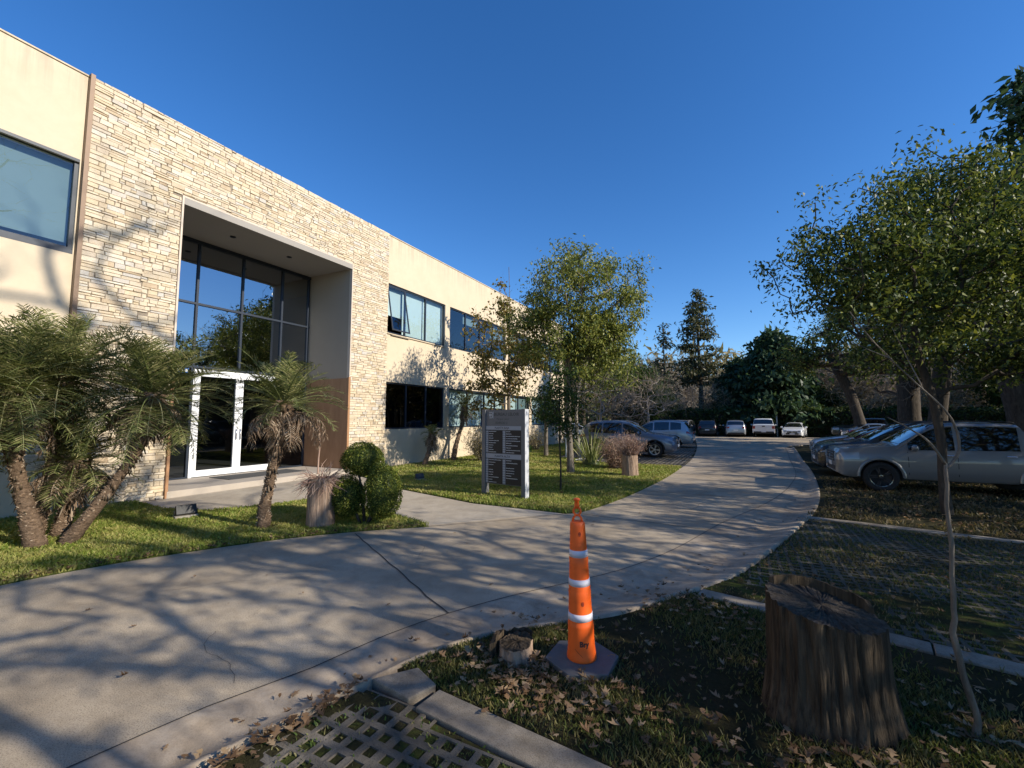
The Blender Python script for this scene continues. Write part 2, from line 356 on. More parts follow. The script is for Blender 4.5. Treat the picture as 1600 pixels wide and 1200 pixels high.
# entrance path: a paler slab sheet over the part in front of the door
mb = MB(); mb.prism([(-4.66,5.86),(-6.0,6.30),(-8.27,6.37),(-8.43,5.74),(-8.96,4.74),(-9.8,4.49),(-11.27,4.74),(-11.27,10.34),(-7.53,8.51),(-4.96,7.80),(-3.0,7.765)], .0, .004); struct('footpath', mb, 'path_concrete')
prof = [(0, .003), (.22, -.006), (.42, -.022), (.6, -.028), (.74, -.014), (.87, .020), (.95, .040), (1, .042), (1.01, -.06)]
mb = MB(); vs = []; fs = []; K = len(prof)
rr = random.Random(3)
for i in range(150):
    for t, z in prof:
        vs.append((IN[i][0]+(OU[i][0]-IN[i][0])*t, IN[i][1]+(OU[i][1]-IN[i][1])*t, z*(1+.12*math.sin(i*.9)) if t < 1 else z))
for i in range(149):
    for k in range(K-1): fs.append((i*K+k, (i+1)*K+k, (i+1)*K+k+1, i*K+k+1))
mb.add(vs, fs); g_ = struct('gutter', mb, 'gutter_concrete'); g_.data.polygons.foreach_set('use_smooth', [True]*len(fs))
# joints in the concrete, a hair above it
def strip_line(mb, pl, wd, z):
    a = offset(pl, wd/2); b = offset(pl, -wd/2)
    for i in range(len(pl)-1): mb.quad((*a[i], z), (*b[i], z), (*b[i+1], z), (*a[i+1], z))
mb = MB()
strip_line(mb, IN, .012, .0055)
for a, b in [((-5.28,4.95),(-2.4,3.35)), ((-2.75,7.9),(-.45,7.7)), ((-2.2,11.1),(.55,11.1)), ((-2.0,15.2),(1.35,15.0)), ((-1.92,19.5),(1.7,19.3)), ((-2.1,24.5),(2.0,24.3)), ((-7.05,.2),(-3.2,.5))]:
    n = 14; pl = [(a[0]+(b[0]-a[0])*k/n+rr.uniform(-.012,.012), a[1]+(b[1]-a[1])*k/n+rr.uniform(-.012,.012)) for k in range(n+1)]
    strip_line(mb, pl, .016, .0055)
strip_line(mb, [(-4.56,5.82),(-3.6,6.85),(-2.95,7.72)], .01, .0095)
rk = random.Random(14)
for x_, y_, a_, n_c in ((-5.6,1.9,.9,26), (-3.9,2.2,-.5,18), (-2.5,6.2,1.3,24), (-.9,9.2,1.9,22), (-4.2,4.9,.2,14), (-1.2,14.5,1.2,26)):
    pl = [(x_, y_)]
    for k in range(n_c): a_ += rk.uniform(-.45, .45); pl.append((pl[-1][0]+math.cos(a_)*.055, pl[-1][1]+math.sin(a_)*.055))
    strip_line(mb, pl, .002+.004*y_/10, .0055)
struct('expansion_joints', mb, 'joint_dark')
# kerb strips round the paver bays and the step slab pieces
def slab(name, a, b, wd, z=.03, pieces=1, mat='slab_concrete', gap=.012):
    mb = MB(); L = math.dist(a, b); ux, uy = (b[0]-a[0])/L, (b[1]-a[1])/L
    for k in range(pieces):
        s0 = L*k/pieces+gap/2; s1 = L*(k+1)/pieces-gap/2; j = rr.uniform(-.01, .01)
        q = [(a[0]+ux*s-uy*w_, a[1]+uy*s+ux*w_) for s, w_ in ((s0, -wd/2+j), (s1, -wd/2+j), (s1, wd/2+j), (s0, wd/2+j))]
        mb.prism(q, -.06, z+rr.uniform(-.004, .004))
    o = struct(name, mb, mat); bv = o.modifiers.new('b', 'BEVEL'); bv.width = .008; bv.segments = 2; return o
slab('kerb_strip', (-1.78,2.29), (3.2,1.80), .21, .03, 4)
slab('kerb_strip', (-.42,4.86), (9.5,2.75), .20, .035, 6)
slab('kerb_strip', (.86,9.38), (12,7.35), .20, .03, 6)
mb = MB(); mb.prism([(-2.215,2.255),(-1.86,2.20),(-1.80,2.40),(-2.03,2.50)], -.06, .045); o = struct('kerb_strip', mb, 'slab_concrete'); bv = o.modifiers.new('b', 'BEVEL'); bv.width = .01; bv.segments = 2
# paver bays: a lattice of square cells with moss and soil in the holes
def pavers(name, poly, pitch, hole, z, depth=.04, seed=1, mat='paver_concrete'):
    rg = np.random.default_rng(seed); xs = [p[0] for p in poly]; ys = [p[1] for p in poly]
    gx, gy = np.meshgrid(np.arange(min(xs), max(xs), pitch), np.arange(min(ys), max(ys), pitch)); gx = gx.ravel()+pitch/2; gy = gy.ravel()+pitch/2
    k = pip(gx, gy, poly); gx, gy = gx[k], gy[k]; n = len(gx)
    a = pitch/2; hx = hole/2*(1+rg.uniform(-.12, .12, n)); zt = z+rg.uniform(-.004, .004, n)
    ox = rg.uniform(-.004, .004, n); oy = rg.uniform(-.004, .004, n)
    def P(x, y, zz): return np.stack([x, y, zz], 1)
    O = [P(gx-a, gy-a, np.full(n, z)), P(gx+a, gy-a, np.full(n, z)), P(gx+a, gy+a, np.full(n, z)), P(gx-a, gy+a, np.full(n, z))]
    I = [P(gx+ox+sx*hx, gy+oy+sy*hx, zt) for sx, sy in ((-1,-1), (1,-1), (1,1), (-1,1))]
    D = [p-np.array([0, 0, depth]) for p in I]; Q = []
    for i in range(4):
        j = (i+1) % 4; Q.append(np.stack([O[i], O[j], I[j], I[i]], 1)); Q.append(np.stack([I[i], I[j], D[j], D[i]], 1))
    V = np.concatenate(Q).reshape(-1, 3); o = np_mesh(name, V, 4, MATS[mat]); o['kind'] = 'structure'
    mb = MB(); mb.prism(poly, -.06, z-.009); b = struct('paver_bed', mb, 'moss'); return gx, gy
def dirt(name, poly, step, z, amp, bias, seed, mat='soil'):
    # soil washed over the blocks: a bumpy sheet that rises above them in patches
    rg = np.random.default_rng(seed); xs = [p[0] for p in poly]; ys = [p[1] for p in poly]; X = np.arange(min(xs), max(xs), step); Y = np.arange(min(ys), max(ys), step); gx, gy = np.meshgrid(X, Y)
    h = np.zeros_like(gx)
    for k in range(7):
        f = 1.1*1.75**k; a = rg.uniform(0, 6.28); h += np.sin(f*(gx*math.cos(a)+gy*math.sin(a))+rg.uniform(0, 6.28)+1.3*np.sin(f*.7*(gx*math.sin(a)-gy*math.cos(a))))/1.35**k
    h = z+(h/2.2+bias(gx, gy))*amp+rg.normal(size=h.shape)*.0015; h = np.clip(h, z-.012, z+.022); ny, nx = h.shape
    P = np.stack([gx, gy, h], -1); Q = np.stack([P[:-1, :-1], P[:-1, 1:], P[1:, 1:], P[1:, :-1]], 2).reshape(-1, 4, 3); c = Q.mean(1); k = pip(c[:, 0], c[:, 1], poly); Q = Q[k]
    vs = Q.reshape(-1, 3); me_u, inv = np.unique(np.round(vs, 5), axis=0, return_inverse=True); mb = MB(); mb.v = [tuple(v) for v in me_u]; mb.f = [tuple(int(i) for i in q) for q in inv.reshape(-1, 4)]; mb.m = [0]*len(mb.f)
    o = struct(name, mb, mat); o.data.polygons.foreach_set('use_smooth', [True]*len(mb.f)); return o
BAY0 = [(-2.36,1.5),(-2.26,2.02),(-2.17,2.19),(-1.88,2.17),(3.2,1.67),(3.2,-1.5),(-2.95,-1.5)]
BAY1 = [(-.42,4.98),(-.1,5.5),(.35,6.85),(.80,8.45),(.88,9.26),(12,7.25),(12,2.33),(9.5,2.86)]
BAY2 = [(-1.95,17.35),(-1.96,21.3),(-2.33,28.2),(-2.9,35),(-14,35),(-14,30.6),(-7.8,30.4),(-7.6,18.6),(-5.6,18.4),(-5.4,17.3),(-3.4,17.25)]
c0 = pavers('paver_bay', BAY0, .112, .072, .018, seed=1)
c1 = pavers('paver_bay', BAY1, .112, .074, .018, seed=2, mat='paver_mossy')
dirt('washed_soil', BAY0, .035, .006, .016, lambda x, y: np.clip(1.2-3.0*np.abs(x+2.32-.1*(y-1.7)), -.9, 1)-.20+.3*(y > 2.0), 31)
dirt('washed_soil', [p for p in BAY1 if p[0] < 9.4]+[(9.4,2.9),(9.4,7.7)][::-1] if False else [(-.42,4.98),(-.1,5.5),(.35,6.85),(.80,8.45),(.88,9.26),(8,8.0),(8,3.25)], .06, .008, .017, lambda x, y: -.06+0*x, 32, 'moss')
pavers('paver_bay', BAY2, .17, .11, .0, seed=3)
# lawns
LAWN_L = ROADL+[(-6.0,6.29),(-8.28,6.36),(-8.45,5.72),(-8.98,4.72),(-9.82,4.47),(-11.32,4.6),(-11.32,-14)]
ISLAND = [(-4.96,7.83),(-7.53,8.55),(-11.3,10.3),(-11.38,30.4),(-7.9,30.3),(-7.65,18.65),(-5.65,18.45),(-5.45,17.25),(-3.4,17.2),(-1.97,17.3)]+[p for p in ISLR if p[1] < 17][::-1]
SOILP = [p for p in OUTER if 2.4 < p[1] < 4.9]
PATCH = [(-2.03,2.5),(-1.79,2.4)]+[(3.2,1.91),(9.5,2.62),(-.4,4.75)]+SOILP[::-1]
VERGE_R = [(.88,9.5),(12,7.48),(12,40)]+[p for p in OUTER if 9.6 < p[1] < 33][::-1]
def bumpy(name, poly, z, mat, amp=.012, cell=.25, seed=1):
    rg = np.random.default_rng(seed); xs = [p[0] for p in poly]; ys = [p[1] for p in poly]
    mb = MB(); mb.prism(poly, -.06, z); return struct(name, mb, mat)
bumpy('lawn', LAWN_L, .012, 'turf'); bumpy('lawn', ISLAND, .012, 'turf'); bumpy('verge_soil', PATCH, .02, 'soil'); bumpy('verge_soil', VERGE_R, .02, 'soil')
def blades(name, poly, dens, h, mat, seed, near=None, extra=None, wd=.005, z=.01, patch=.0):
    rg = np.random.default_rng(seed); x, y = scatter(rg, poly, dens, near)
    if patch:
        f = np.sin(x*2.1+1.3*np.sin(y*1.7))+np.sin(y*2.9+1.1*np.sin(x*2.3+2))+.7*np.sin(x*5.3+y*4.1)
        k = rg.random(len(x)) < np.clip(.5+f*patch, .04, 1); x, y = x[k], y[k]
    n = len(x); d = np.hypot(x, y); sc = np.clip(d/4, 1, 4)      # far blades stand for tufts
    a = rg.uniform(0, 6.283, n); hh = h*(.5+rg.random(n))*np.clip(sc, 1, 1.5); ww = wd*sc*(.7+.6*rg.random(n)); ln = rg.uniform(.2, 1.1, n)*hh; b = rg.uniform(0, 6.283, n)
    B = np.stack([x, y, np.full(n, z)], 1); s = np.stack([np.cos(a), np.sin(a), np.zeros(n)], 1)*ww[:, None]
    T = B+np.stack([np.cos(b)*ln, np.sin(b)*ln, hh], 1); Mi = B+(T-B)*.55+np.array([0, 0, 1])*hh[:, None]*.12
    q = np.stack([B-s, B+s, Mi+s*.7, T, Mi-s*.7], 1).reshape(-1, 3)
    o = np_mesh(name, q, 5, MATS[mat]); o['kind'] = 'stuff'; tag(o, extra, 'grass'); return o
clipL = [p for p in LAWN_L if p[1] > -1.5]+[(-11.32,-1.5)]
blades('grass', clipL, 5200, .035, 'grass_lit', 11, near=7, extra='short sunlit grass of the lawn in front of the stone wall', z=.01)
blades('grass', ISLAND, 2600, .035, 'grass_lit', 12, near=8.5, extra='short yellow-green grass of the lawn round the directory sign', z=.01)
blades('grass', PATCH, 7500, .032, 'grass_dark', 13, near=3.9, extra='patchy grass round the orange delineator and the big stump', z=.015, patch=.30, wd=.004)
vr = [(1.0,9.55),(8,8.2),(8,16),(2.05,16),(1.80,13),(1.40,10.5)]
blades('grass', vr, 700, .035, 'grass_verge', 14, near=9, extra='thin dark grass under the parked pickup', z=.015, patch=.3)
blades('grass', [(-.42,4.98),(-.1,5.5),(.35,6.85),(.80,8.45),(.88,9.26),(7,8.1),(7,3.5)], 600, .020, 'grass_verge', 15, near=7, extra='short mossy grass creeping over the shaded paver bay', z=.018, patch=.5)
blades('grass', BAY0, 1200, .018, 'grass_mixed', 16, near=5, extra='stray grass between the nearest pavers', z=.012, patch=.5)
rg = np.random.default_rng(5)
def moss_tufts(name, c, dens, h, label, seed, near):
    rg = np.random.default_rng(seed); gx, gy = c; x = np.repeat(gx, dens)+rg.uniform(-.034, .034, len(gx)*dens); y = np.repeat(gy, dens)+rg.uniform(-.034, .034, len(gx)*dens)
    f = np.sin(np.repeat(gx, dens)*3.1+2*np.sin(np.repeat(gy, dens)*2.3))+rg.normal(size=len(x))*.25
    k = (f > -.3) & (rg.random(len(x)) < np.clip(near/np.hypot(x, y), 0, 1)); x, y = x[k], y[k]; n = len(x)
    B = np.stack([x, y, np.full(n, .004)], 1); a = rg.uniform(0, 6.28, n); s = np.stack([np.cos(a), np.sin(a), 0*a], 1)*.004
    T = B+np.stack([rg.normal(0, .008, n), rg.normal(0, .008, n), h*(.4+rg.random(n))], 1)
    o = np_mesh(name, np.stack([B-s, B+s, T], 1).reshape(-1, 3), 3, MATS['grass_mixed']); o['kind'] = 'stuff'; tag(o, label, 'grass')
moss_tufts('moss_tufts', c0, 34, .016, 'moss and tiny grass in the cells of the nearest pavers', 3, 6)
moss_tufts('moss_tufts', c1, 22, .035, 'moss and grass growing in the cells of the shaded paver bay', 4, 7)
# fallen leaves
def litter(name, pts, size, label, seed, z=.03, mat='litter'):
    rg = np.random.default_rng(seed); P = np.array(pts); n = len(P); V = []
    lobes = [(0, 0), (.35, -.28), (.30, -.10), (.62, -.34), (.60, -.12), (1, 0), (.60, .12), (.62, .34), (.30, .10), (.35, .28)]
    L = np.array(lobes); a = rg.uniform(0, 6.283, n); s = size*(.55+.9*rg.random(n)); curl = rg.uniform(-.3, .9, n); tx = rg.uniform(-.7, .7, n)
    ca, sa = np.cos(a), np.sin(a)
    for u, v in lobes:
        X = (u-.5)*s; Y = v*s; Z = P[:, 2]+np.abs(v)*2*s*curl+(u-.5)**2*s*curl*1.5+X*tx*.4+np.maximum(0, .1*s)
        V.append(np.stack([P[:, 0]+X*ca-Y*sa, P[:, 1]+X*sa+Y*ca, Z], 1))
    o = np_mesh(name, np.stack(V, 1).reshape(-1, 3), 10, MATS[mat]); o['kind'] = 'stuff'; tag(o, label, 'fallen leaves'); return o
def cl(cx, cy, sx, sy, n, z): return [(rg.normal(cx, sx), rg.normal(cy, sy), z+abs(rg.normal(0, .008))) for _ in range(n)]
x, y = scatter(rg, PATCH, 60, 3.2); L_ = [(a, b, .035) for a, b in zip(x, y)]
L_ += cl(-1.35,2.75,.16,.13,85,.035)+cl(-1.0,2.65,.25,.12,70,.035)+cl(-.75,2.75,.22,.2,40,.035)+cl(-.55,4.5,.25,.2,70,.035)+cl(-1.7,2.85,.12,.12,35,.035)+cl(-.15,4.4,.5,.12,60,.035)+cl(.15,2.75,.35,.12,50,.035)+cl(1.0,3.45,.3,.15,50,.035)
litter('fallen_leaves', L_, .062, 'dry brown oak leaves scattered over the grass round the delineator base', 21)
L_ = []
for i in range(0, 150):
    p = OU[i]; q = IN[i]
    if .6 < p[1] < 14:
        for _ in range(3 if p[1] < 7 else 2):
            t_ = rg.uniform(.35, .8); L_.append((q[0]+(p[0]-q[0])*t_+rg.normal(0, .02), q[1]+(p[1]-q[1])*t_+rg.normal(0, .02), -.012))
L_ += cl(-1.75,3.55,.13,.06,26,-.005)+cl(-.4,5.7,.12,.1,12,0)
x, y = scatter(rg, [(-7,1),(-2.6,1),(-1.3,5),(.6,12),(-2,12),(-3,7),(-5,5)], 1.0); L_ += [(a, b, .006) for a, b in zip(x, y)]
litter('fallen_leaves', L_, .05, 'small dead leaves lying along the concrete gutter', 22)
L_ = [(-2.3+rg.normal(0, .035)+.10*(y_-1.7), y_, .03+abs(rg.normal(0, .012))) for y_ in rg.uniform(1.1, 2.2, 150)]
litter('fallen_leaves', L_, .06, 'line of dead leaves heaped between gutter and near pavers', 23)
L_ = []
for i in range(len(ROADL)-1):
    if ROADL[i][1] > 1.2:
        for _ in range(24): L_.append((ROADL[i][0]-abs(rg.normal(.05, .09)), ROADL[i][1]+rg.uniform(-.15, .15), .035))
x, y = scatter(rg, LAWN_L, 6, 7); L_ += [(a, b, .035) for a, b in zip(x, y)]
litter('fallen_leaves', L_, .05, 'pale dry leaves along the edge of the stone wall lawn', 24)
x, y = scatter(rg, ISLAND, 26, 8); litter('fallen_leaves', [(a, b, .04) for a, b in zip(x, y)], .07, 'yellow brown leaves on the lawn beneath the island trees', 25)
x, y = scatter(rg, vr, 60, 9); litter('fallen_leaves', [(a, b, .04) for a, b in zip(x, y)], .07, 'dark dry leaves on the verge under the parked pickup', 26)
x, y = scatter(rg, BAY1, 5, 7); litter('fallen_leaves', [(a, b, .03) for a, b in zip(x, y)], .06, 'scattered leaves on the shaded paver bay', 27)
# ================================================================ OFFICE BUILDING
B = empty('office_building', (0, 0, 0), 'cream two-storey office building with a pale ledgestone entrance portal', 'building')
def part(name, mb, mat, parent=B, smooth=False): return mb.build(name, MATS[mat] if isinstance(mat, str) else mat, parent, smooth)
XW = -11.40; TOP = 8.64
LOW = [(11.90,15.5),(15.85,21.15),(21.5,24.2),(24.55,29.4)]; ZL = (1.38,3.12); ZU = (4.95,6.82)
def wing_wall(y0, y1, lows, ups):
    mb = MB(); x0 = XW-.28
    def rowfill(z0, z1, ops):
        c = y0
        for a, b in ops+[(y1, y1)]:
            if a-c > .01: mb.box((x0, c, z0), (XW, a, z1))
            c = b
    mb.box((x0, y0, -.05), (XW, y1, ZL[0])); rowfill(ZL[0], ZL[1], lows); mb.box((x0, y0, ZL[1]), (XW, y1, ZU[0])); rowfill(ZU[0], ZU[1], ups); mb.box((x0, y0, ZU[1]), (XW, y1, TOP))
    return mb
mb = wing_wall(11.87, 30.2, LOW, LOW); part('wall', mb, 'stucco')
LW = [(-1.6,3.36)]
mb = wing_wall(-13, 3.38, [(-9,-4),(-1.6,1.6)], [(-9,-3.6)]+LW); part('wall', mb, 'stucco')
mb = MB(); mb.box((-26, 29.9, 0), (XW-.281, 30.19, TOP-.002)); mb.box((-26, -12.99, 0), (XW-.281, -12.7, TOP-.002)); mb.box((-26.3, -13, 0), (-26.002, 30.2, TOP)); part('rear_wall', mb, 'stucco')
mb = MB(); mb.box((-26, -12.69, 8.0), (XW-.283, 29.89, 8.15)); part('roof', mb, 'slab_concrete')
mb = MB(); mb.box((XW-.30, 11.87, TOP), (XW+.025, 30.2, TOP+.03)); mb.box((XW-.30, -13, TOP), (XW+.025, 3.38, TOP+.03)); part('parapet_cap', mb, 'stucco')
# rooms behind the windows
mb = MB()
for y0, y1 in ((-12.69, 3.5), (11.95, 29.89)):
    mb.box((-14.6, y0, .0), (-14.5, y1, 7.9)); mb.box((-14.49, y0, 3.4), (XW-.29, y1, 3.9)); mb.box((-14.49, y0, 7.2), (XW-.29, y1, 7.35)); mb.box((-14.49, y0, -.02), (XW-.29, y1, .16))
for y_ in (15.65, 21.3, 24.35): mb.box((-14.49, y_-.05, .17), (XW-.29, y_+.05, 3.39)); mb.box((-14.49, y_-.05, 3.91), (XW-.29, y_+.05, 7.19))
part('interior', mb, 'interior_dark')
def gq(m, x, y0, y1, z0, z1): m.quad((x, y0, z0), (x, y1, z0), (x, y1, z1), (x, y0, z1))
def window(y0, y1, z0, z1, cuts, gl, blinds, open_pane=None, tr=None, fw=.055, x=XW-.05):
    mb = MB(); d = .07
    mb.box((x-d, y0, z0), (x, y1, z0+fw)); mb.box((x-d, y0, z1-fw), (x, y1, z1))
    ed = [y0]+cuts+[y1]
    mb.box((x-d, y0, z0+fw), (x, y0+fw, z1-fw)); mb.box((x-d, y1-fw, z0+fw), (x, y1, z1-fw))
    for c in cuts: mb.box((x-d, c-fw*.55, z0+fw), (x, c+fw*.55, z1-fw))
    fr = part('window_frame', mb, 'dark_frame')
    for k in range(len(ed)-1):
        a = ed[k]+(fw if k == 0 else fw*.55); b = ed[k+1]-(fw if k == len(ed)-2 else fw*.55)
        m = MB()
        if open_pane == k:
            ang = R(10); M = Matrix.Translation((x-.01, 0, z1-fw)) @ Matrix.Rotation(-ang, 4, 'Y'); h = z1-z0-2*fw
            q = MB(); w_ = .05
            q.box((-.03, a, -h), (0, b, -h+w_), M); q.box((-.03, a, -w_), (0, b, 0), M); q.box((-.03, a, -h+w_), (0, a+w_, -w_), M); q.box((-.03, b-w_, -h+w_), (0, b, -w_), M)
            s_ = q.build('sash', MATS['dark_frame'], fr); vs_ = [M @ Vector(q_) for q_ in ((-.015, a+w_, -h+w_), (-.015, b-w_, -h+w_), (-.015, b-w_, -w_), (-.015, a+w_, -w_))]; m.quad(*vs_); m.build('pane', MATS[gl], fr)
        else:
            # slim sash line inside each light
            gq(m, x-.04, a, b, z0+fw, z1-fw); m.build('pane', MATS[gl], fr)
        bl = blinds[k] if blinds else None
        if bl:
            q = MB(); q.box((x-.20, a-.02, z1-fw-(z1-z0-2*fw)*bl[0]), (x-.19, b+.02, z1-.01)); q.build('blind', MATS[bl[1]], fr)
    return fr
window(11.90, 15.5, ZU[0], ZU[1], [12.95, 14.2], 'window_glass', [(.62, 'blind_pale'), (1, 'blind_pale'), (1, 'blind_pale')], open_pane=0)
window(15.85, 21.15, ZU[0], ZU[1], [17.2, 18.5, 19.8], 'window_glass', [None, (.25, 'blind'), None, (.4, 'blind')])
window(21.5, 24.2, ZU[0], ZU[1], [22.8], 'window_glass', [(.5, 'blind_pale'), None]); window(24.55, 29.4, ZU[0], ZU[1], [26.2, 27.8], 'window_glass', [None, (.6, 'blind_pale'), None])
window(11.90, 15.5, ZL[0], ZL[1], [13.1, 14.3], 'dark_glass', [None]*3)
window(15.85, 21.15, ZL[0], ZL[1], [17.4, 18.95, 20.05], 'window_glass', [(1, 'blind_pale'), (1, 'blind_pale'), (.45, 'blind_pale'), (.45, 'blind_pale')])
window(21.5, 24.2, ZL[0], ZL[1], [22.8], 'window_glass', [(1, 'blind_pale'), (1, 'blind')]); window(24.55, 29.4, ZL[0], ZL[1], [26.2, 27.8], 'window_glass', [(1, 'blind_pale'), (1, 'blind_pale'), (.6, 'blind')])
window(-1.6, 3.36, 5.03, 6.88, [.9], 'window_glass', [(.97, 'blind'), (.93, 'blind')], fw=.06)
mb = MB(); mb.box((XW-.02, -1.6, 6.82), (XW+.002, 3.36, 6.879)); mb.box((XW-.3, -1.6, 4.951), (XW+.003, 3.36, 5.03)); part('window_trim', mb, 'dark_frame')
window(-1.6, 1.6, ZL[0], ZL[1], [.2], 'dark_glass', [None]*2); window(-9, -3.6, ZU[0], ZU[1], [-6.2], 'window_glass', [(1, 'blind')]*2); window(-9, -4, ZL[0], ZL[1], [-6.5], 'dark_glass', [None]*2)
mb = MB(); mb.box((XW+.002, 11.90, ZU[0]-.05), (XW+.05, 15.5, ZU[0]-.012)); part('window_sill', mb, 'stucco')
mb = MB()
for y_ in (13.1,): mb.box((XW-.04, y_-1.0, ZU[0]-.09), (XW+.06, y_+.0, ZU[0]-.055))
part('sill_bracket', mb, 'slab_concrete')
# stone portal
OY0, OY1, OZ = 5.15, 10.15, 6.92; SY0, SY1 = 3.46, 11.87
mb = MB(); mb.box((XW-.28, SY0, -.05), (-11.345, OY0-.04, TOP+.02)); mb.box((XW-.28, OY1+.04, -.05), (-11.345, SY1, TOP+.02)); mb.box((XW-.28, OY0-.04, OZ+.04), (-11.345, OY1+.04, TOP+.02)); part('portal_wall', mb, 'mortar')
mb = MB(); rs = random.Random(8); z = .0
def stone(y0, y1, z0, z1):
    j = lambda s=.006: rs.uniform(-s, s)
    y0 += .004; y1 -= .004; z0 += .0035; z1 -= .0035
    if y1-y0 < .02 or z1-z0 < .015: return
    xf = -11.322+rs.uniform(-.008, .010); e = .007
    q = [(y0+j(), z0+j(.004)), (y1+j(), z0+j(.004)), (y1+j(.012), z1+j(.004)), (y0+j(.012), z1+j(.004))]
    cy = (y0+y1)/2; cz = (z0+z1)/2
    b = [(-11.346, y, zz) for y, zz in q]; m_ = [(xf-.008, y, zz) for y, zz in q]; f = [(xf+j(.006), y+(e if y < cy else -e), zz+(e*.7 if zz < cz else -e*.7)) for y, zz in q]
    vs = b+m_+f; fs = [(8, 9, 10, 11)]
    for a in (0, 4):
        for k in range(4): fs.append((a+k, a+(k+1) % 4, a+4+(k+1) % 4, a+4+k))
    mb.add(vs, fs)
BLK = []
yb = SY0
while yb < SY1-.01:                      # vertical bands whose courses do not line up, with ragged joints
    w_ = rs.uniform(.9, 1.7); ye = min(SY1, yb+w_); 
    if SY1-ye < .5: ye = SY1
    for lim in (OY0-.04, OY1+.04):
        if yb < lim-.02 < ye-.25 and abs(ye-lim) < .9: ye = lim
    BLK.append((yb, ye)); yb = ye
rag = {}
for bi, (ya, ye) in enumerate(BLK):
    z = 0
    while z < TOP:
        h = min(rs.choice([.05, .06, .07, .085, .1, .11]), TOP+.02-z)
        if TOP+.02-z-h < .04: h = TOP+.02-z
        ra = ya if bi == 0 or ya in (OY0-.04, OY1+.04) else ya+rag.get((bi, round(z/.1)), 0)
        y = ra
        if not hasattr(rag, 'x'): pass
        key = (bi+1, round(z/.1))
        rag.setdefault(key, rs.uniform(-.12, .12))
        end = ye if bi == len(BLK)-1 or ye in (OY0-.04, OY1+.04) else ye+rag[key]
        while y < end-.001:
            l = min(rs.uniform(.10, .38)*(1 if h < .1 else .8), end-y)
            if end-y-l < .07: l = end-y
            a, b = y, y+l; y += l
            if z+h > OZ+.045 and z < OZ+.04: zz0 = max(z, OZ+.04) if (b > OY0-.04 and a < OY1+.04) else z
            else: zz0 = z
            if z+h <= OZ+.045:
                if a < OY0-.04 < b: b = OY0-.04
                elif a < OY1+.04 < b and b > OY1+.04: a = OY1+.04
                if a >= OY0-.041 and b <= OY1+.041: continue
            if h > .09 and rs.random() < .22:
                t_ = rs.uniform(.4, .6); stone(a, b, zz0, zz0+(z+h-zz0)*t_); stone(a, b, zz0+(z+h-zz0)*t_, z+h)
            else: stone(a, b, zz0, z+h)
        z += h
part('stone_cladding', mb, 'stone')
mb = MB(); mb.box((XW-.05, 3.385, 0), (-11.28, 3.455, TOP+.04)); part('edge_trim', mb, plain('bronze_trim', (.17,.11,.07), .5, .3))
mb = MB(); x0, x1 = -13.40, -11.30; plain('pale_trim', (.58,.48,.38), .6)
mb.box((x0, OY0-.04, OZ), (x1, OY1+.04, OZ+.038)); mb.box((-11.42, OY0-.039, 3.02), (x1+.001, OY0, OZ)); mb.box((-11.42, OY1, 3.02), (x1+.001, OY1+.039, OZ)); part('opening_trim', mb, 'pale_trim')
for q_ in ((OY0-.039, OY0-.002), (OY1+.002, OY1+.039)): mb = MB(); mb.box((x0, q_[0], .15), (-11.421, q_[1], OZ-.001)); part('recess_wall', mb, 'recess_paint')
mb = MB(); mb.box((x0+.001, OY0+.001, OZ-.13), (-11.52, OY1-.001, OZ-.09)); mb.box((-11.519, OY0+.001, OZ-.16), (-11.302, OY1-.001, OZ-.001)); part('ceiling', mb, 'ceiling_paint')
mb = MB(); mb.box((x0+.05, OY1-.03, .15), (-11.33, OY1+.001, 3.10)); part('wood_panel', mb, 'wood_panel')
mb = MB(); mb.box((-11.329, OY1-.045, .15), (-11.272, OY1+.035, 3.13)); part('wood_trim', mb, 'wood_panel')
mb = MB(); mb.box((-11.33, OY0-.035, .0), (-11.272, OY0+.02, 3.0)); part('wood_trim', mb, 'wood_panel')
for y_ in (6.8, 8.5): mb = MB(); mb.lathe([(.075, 0), (.075, .012), (.05, .014), (.05, -.0)], 16, Matrix.Translation((-12.25, y_, OZ-.146))); part('downlight', mb, 'dark_frame')
mb = MB(); mb.box((-13.3, OY0, -.05), (-11.27, OY1, .15)); part('entrance_step', mb, 'step_tile')
mb = MB(); mb.box((-12.95, 6.9, .15), (-12.0, 9.2, .163)); part('door_mat', mb, 'door_mat')
# glazed wall
XG = -13.35
mb = MB()
for y_ in (OY0+.03, 6.55, 7.80, 9.10, OY1-.06): mb.box((XG-.09, y_-.028, 3.2), (XG, y_+.028, 6.72))
for y_ in (OY0+.03, 6.53, 9.14, OY1-.06): mb.box((XG-.09, y_-.028, .15), (XG, y_+.028, 3.2))
for z_ in (3.2, 4.98, 6.72): mb.box((XG-.085, OY0, z_-.03), (XG+.003, OY1, z_+.03))
mb.box((XG-.085, OY0, .151), (XG+.003, 6.5, .19)); mb.box((XG-.085, 9.17, .151), (XG+.003, OY1-.03, .19)); mb.box((XG-.1, OY0, 6.751), (XG, OY1, 6.80))
cw = part('curtain_wall', mb, 'dark_frame')
for a, b in ((OY0+.06, 6.52), (6.58, 7.77), (7.83, 9.07), (9.13, OY1-.09)):
    for z0, z1 in ((3.23, 4.95), (5.01, 6.69)):
        m = MB(); gq(m, XG-.045, a, b, z0, z1); m.build('pane', MATS['lobby_glass'], cw)
for a, b in ((OY0+.06, 6.50), (9.17, OY1-.09)):
    m = MB(); gq(m, XG-.045, a, b, .19, 3.17); m.build('pane', MATS['door_glass'], cw)
mb = MB(); D0, D1, DZ = 6.56, 9.11, 3.14
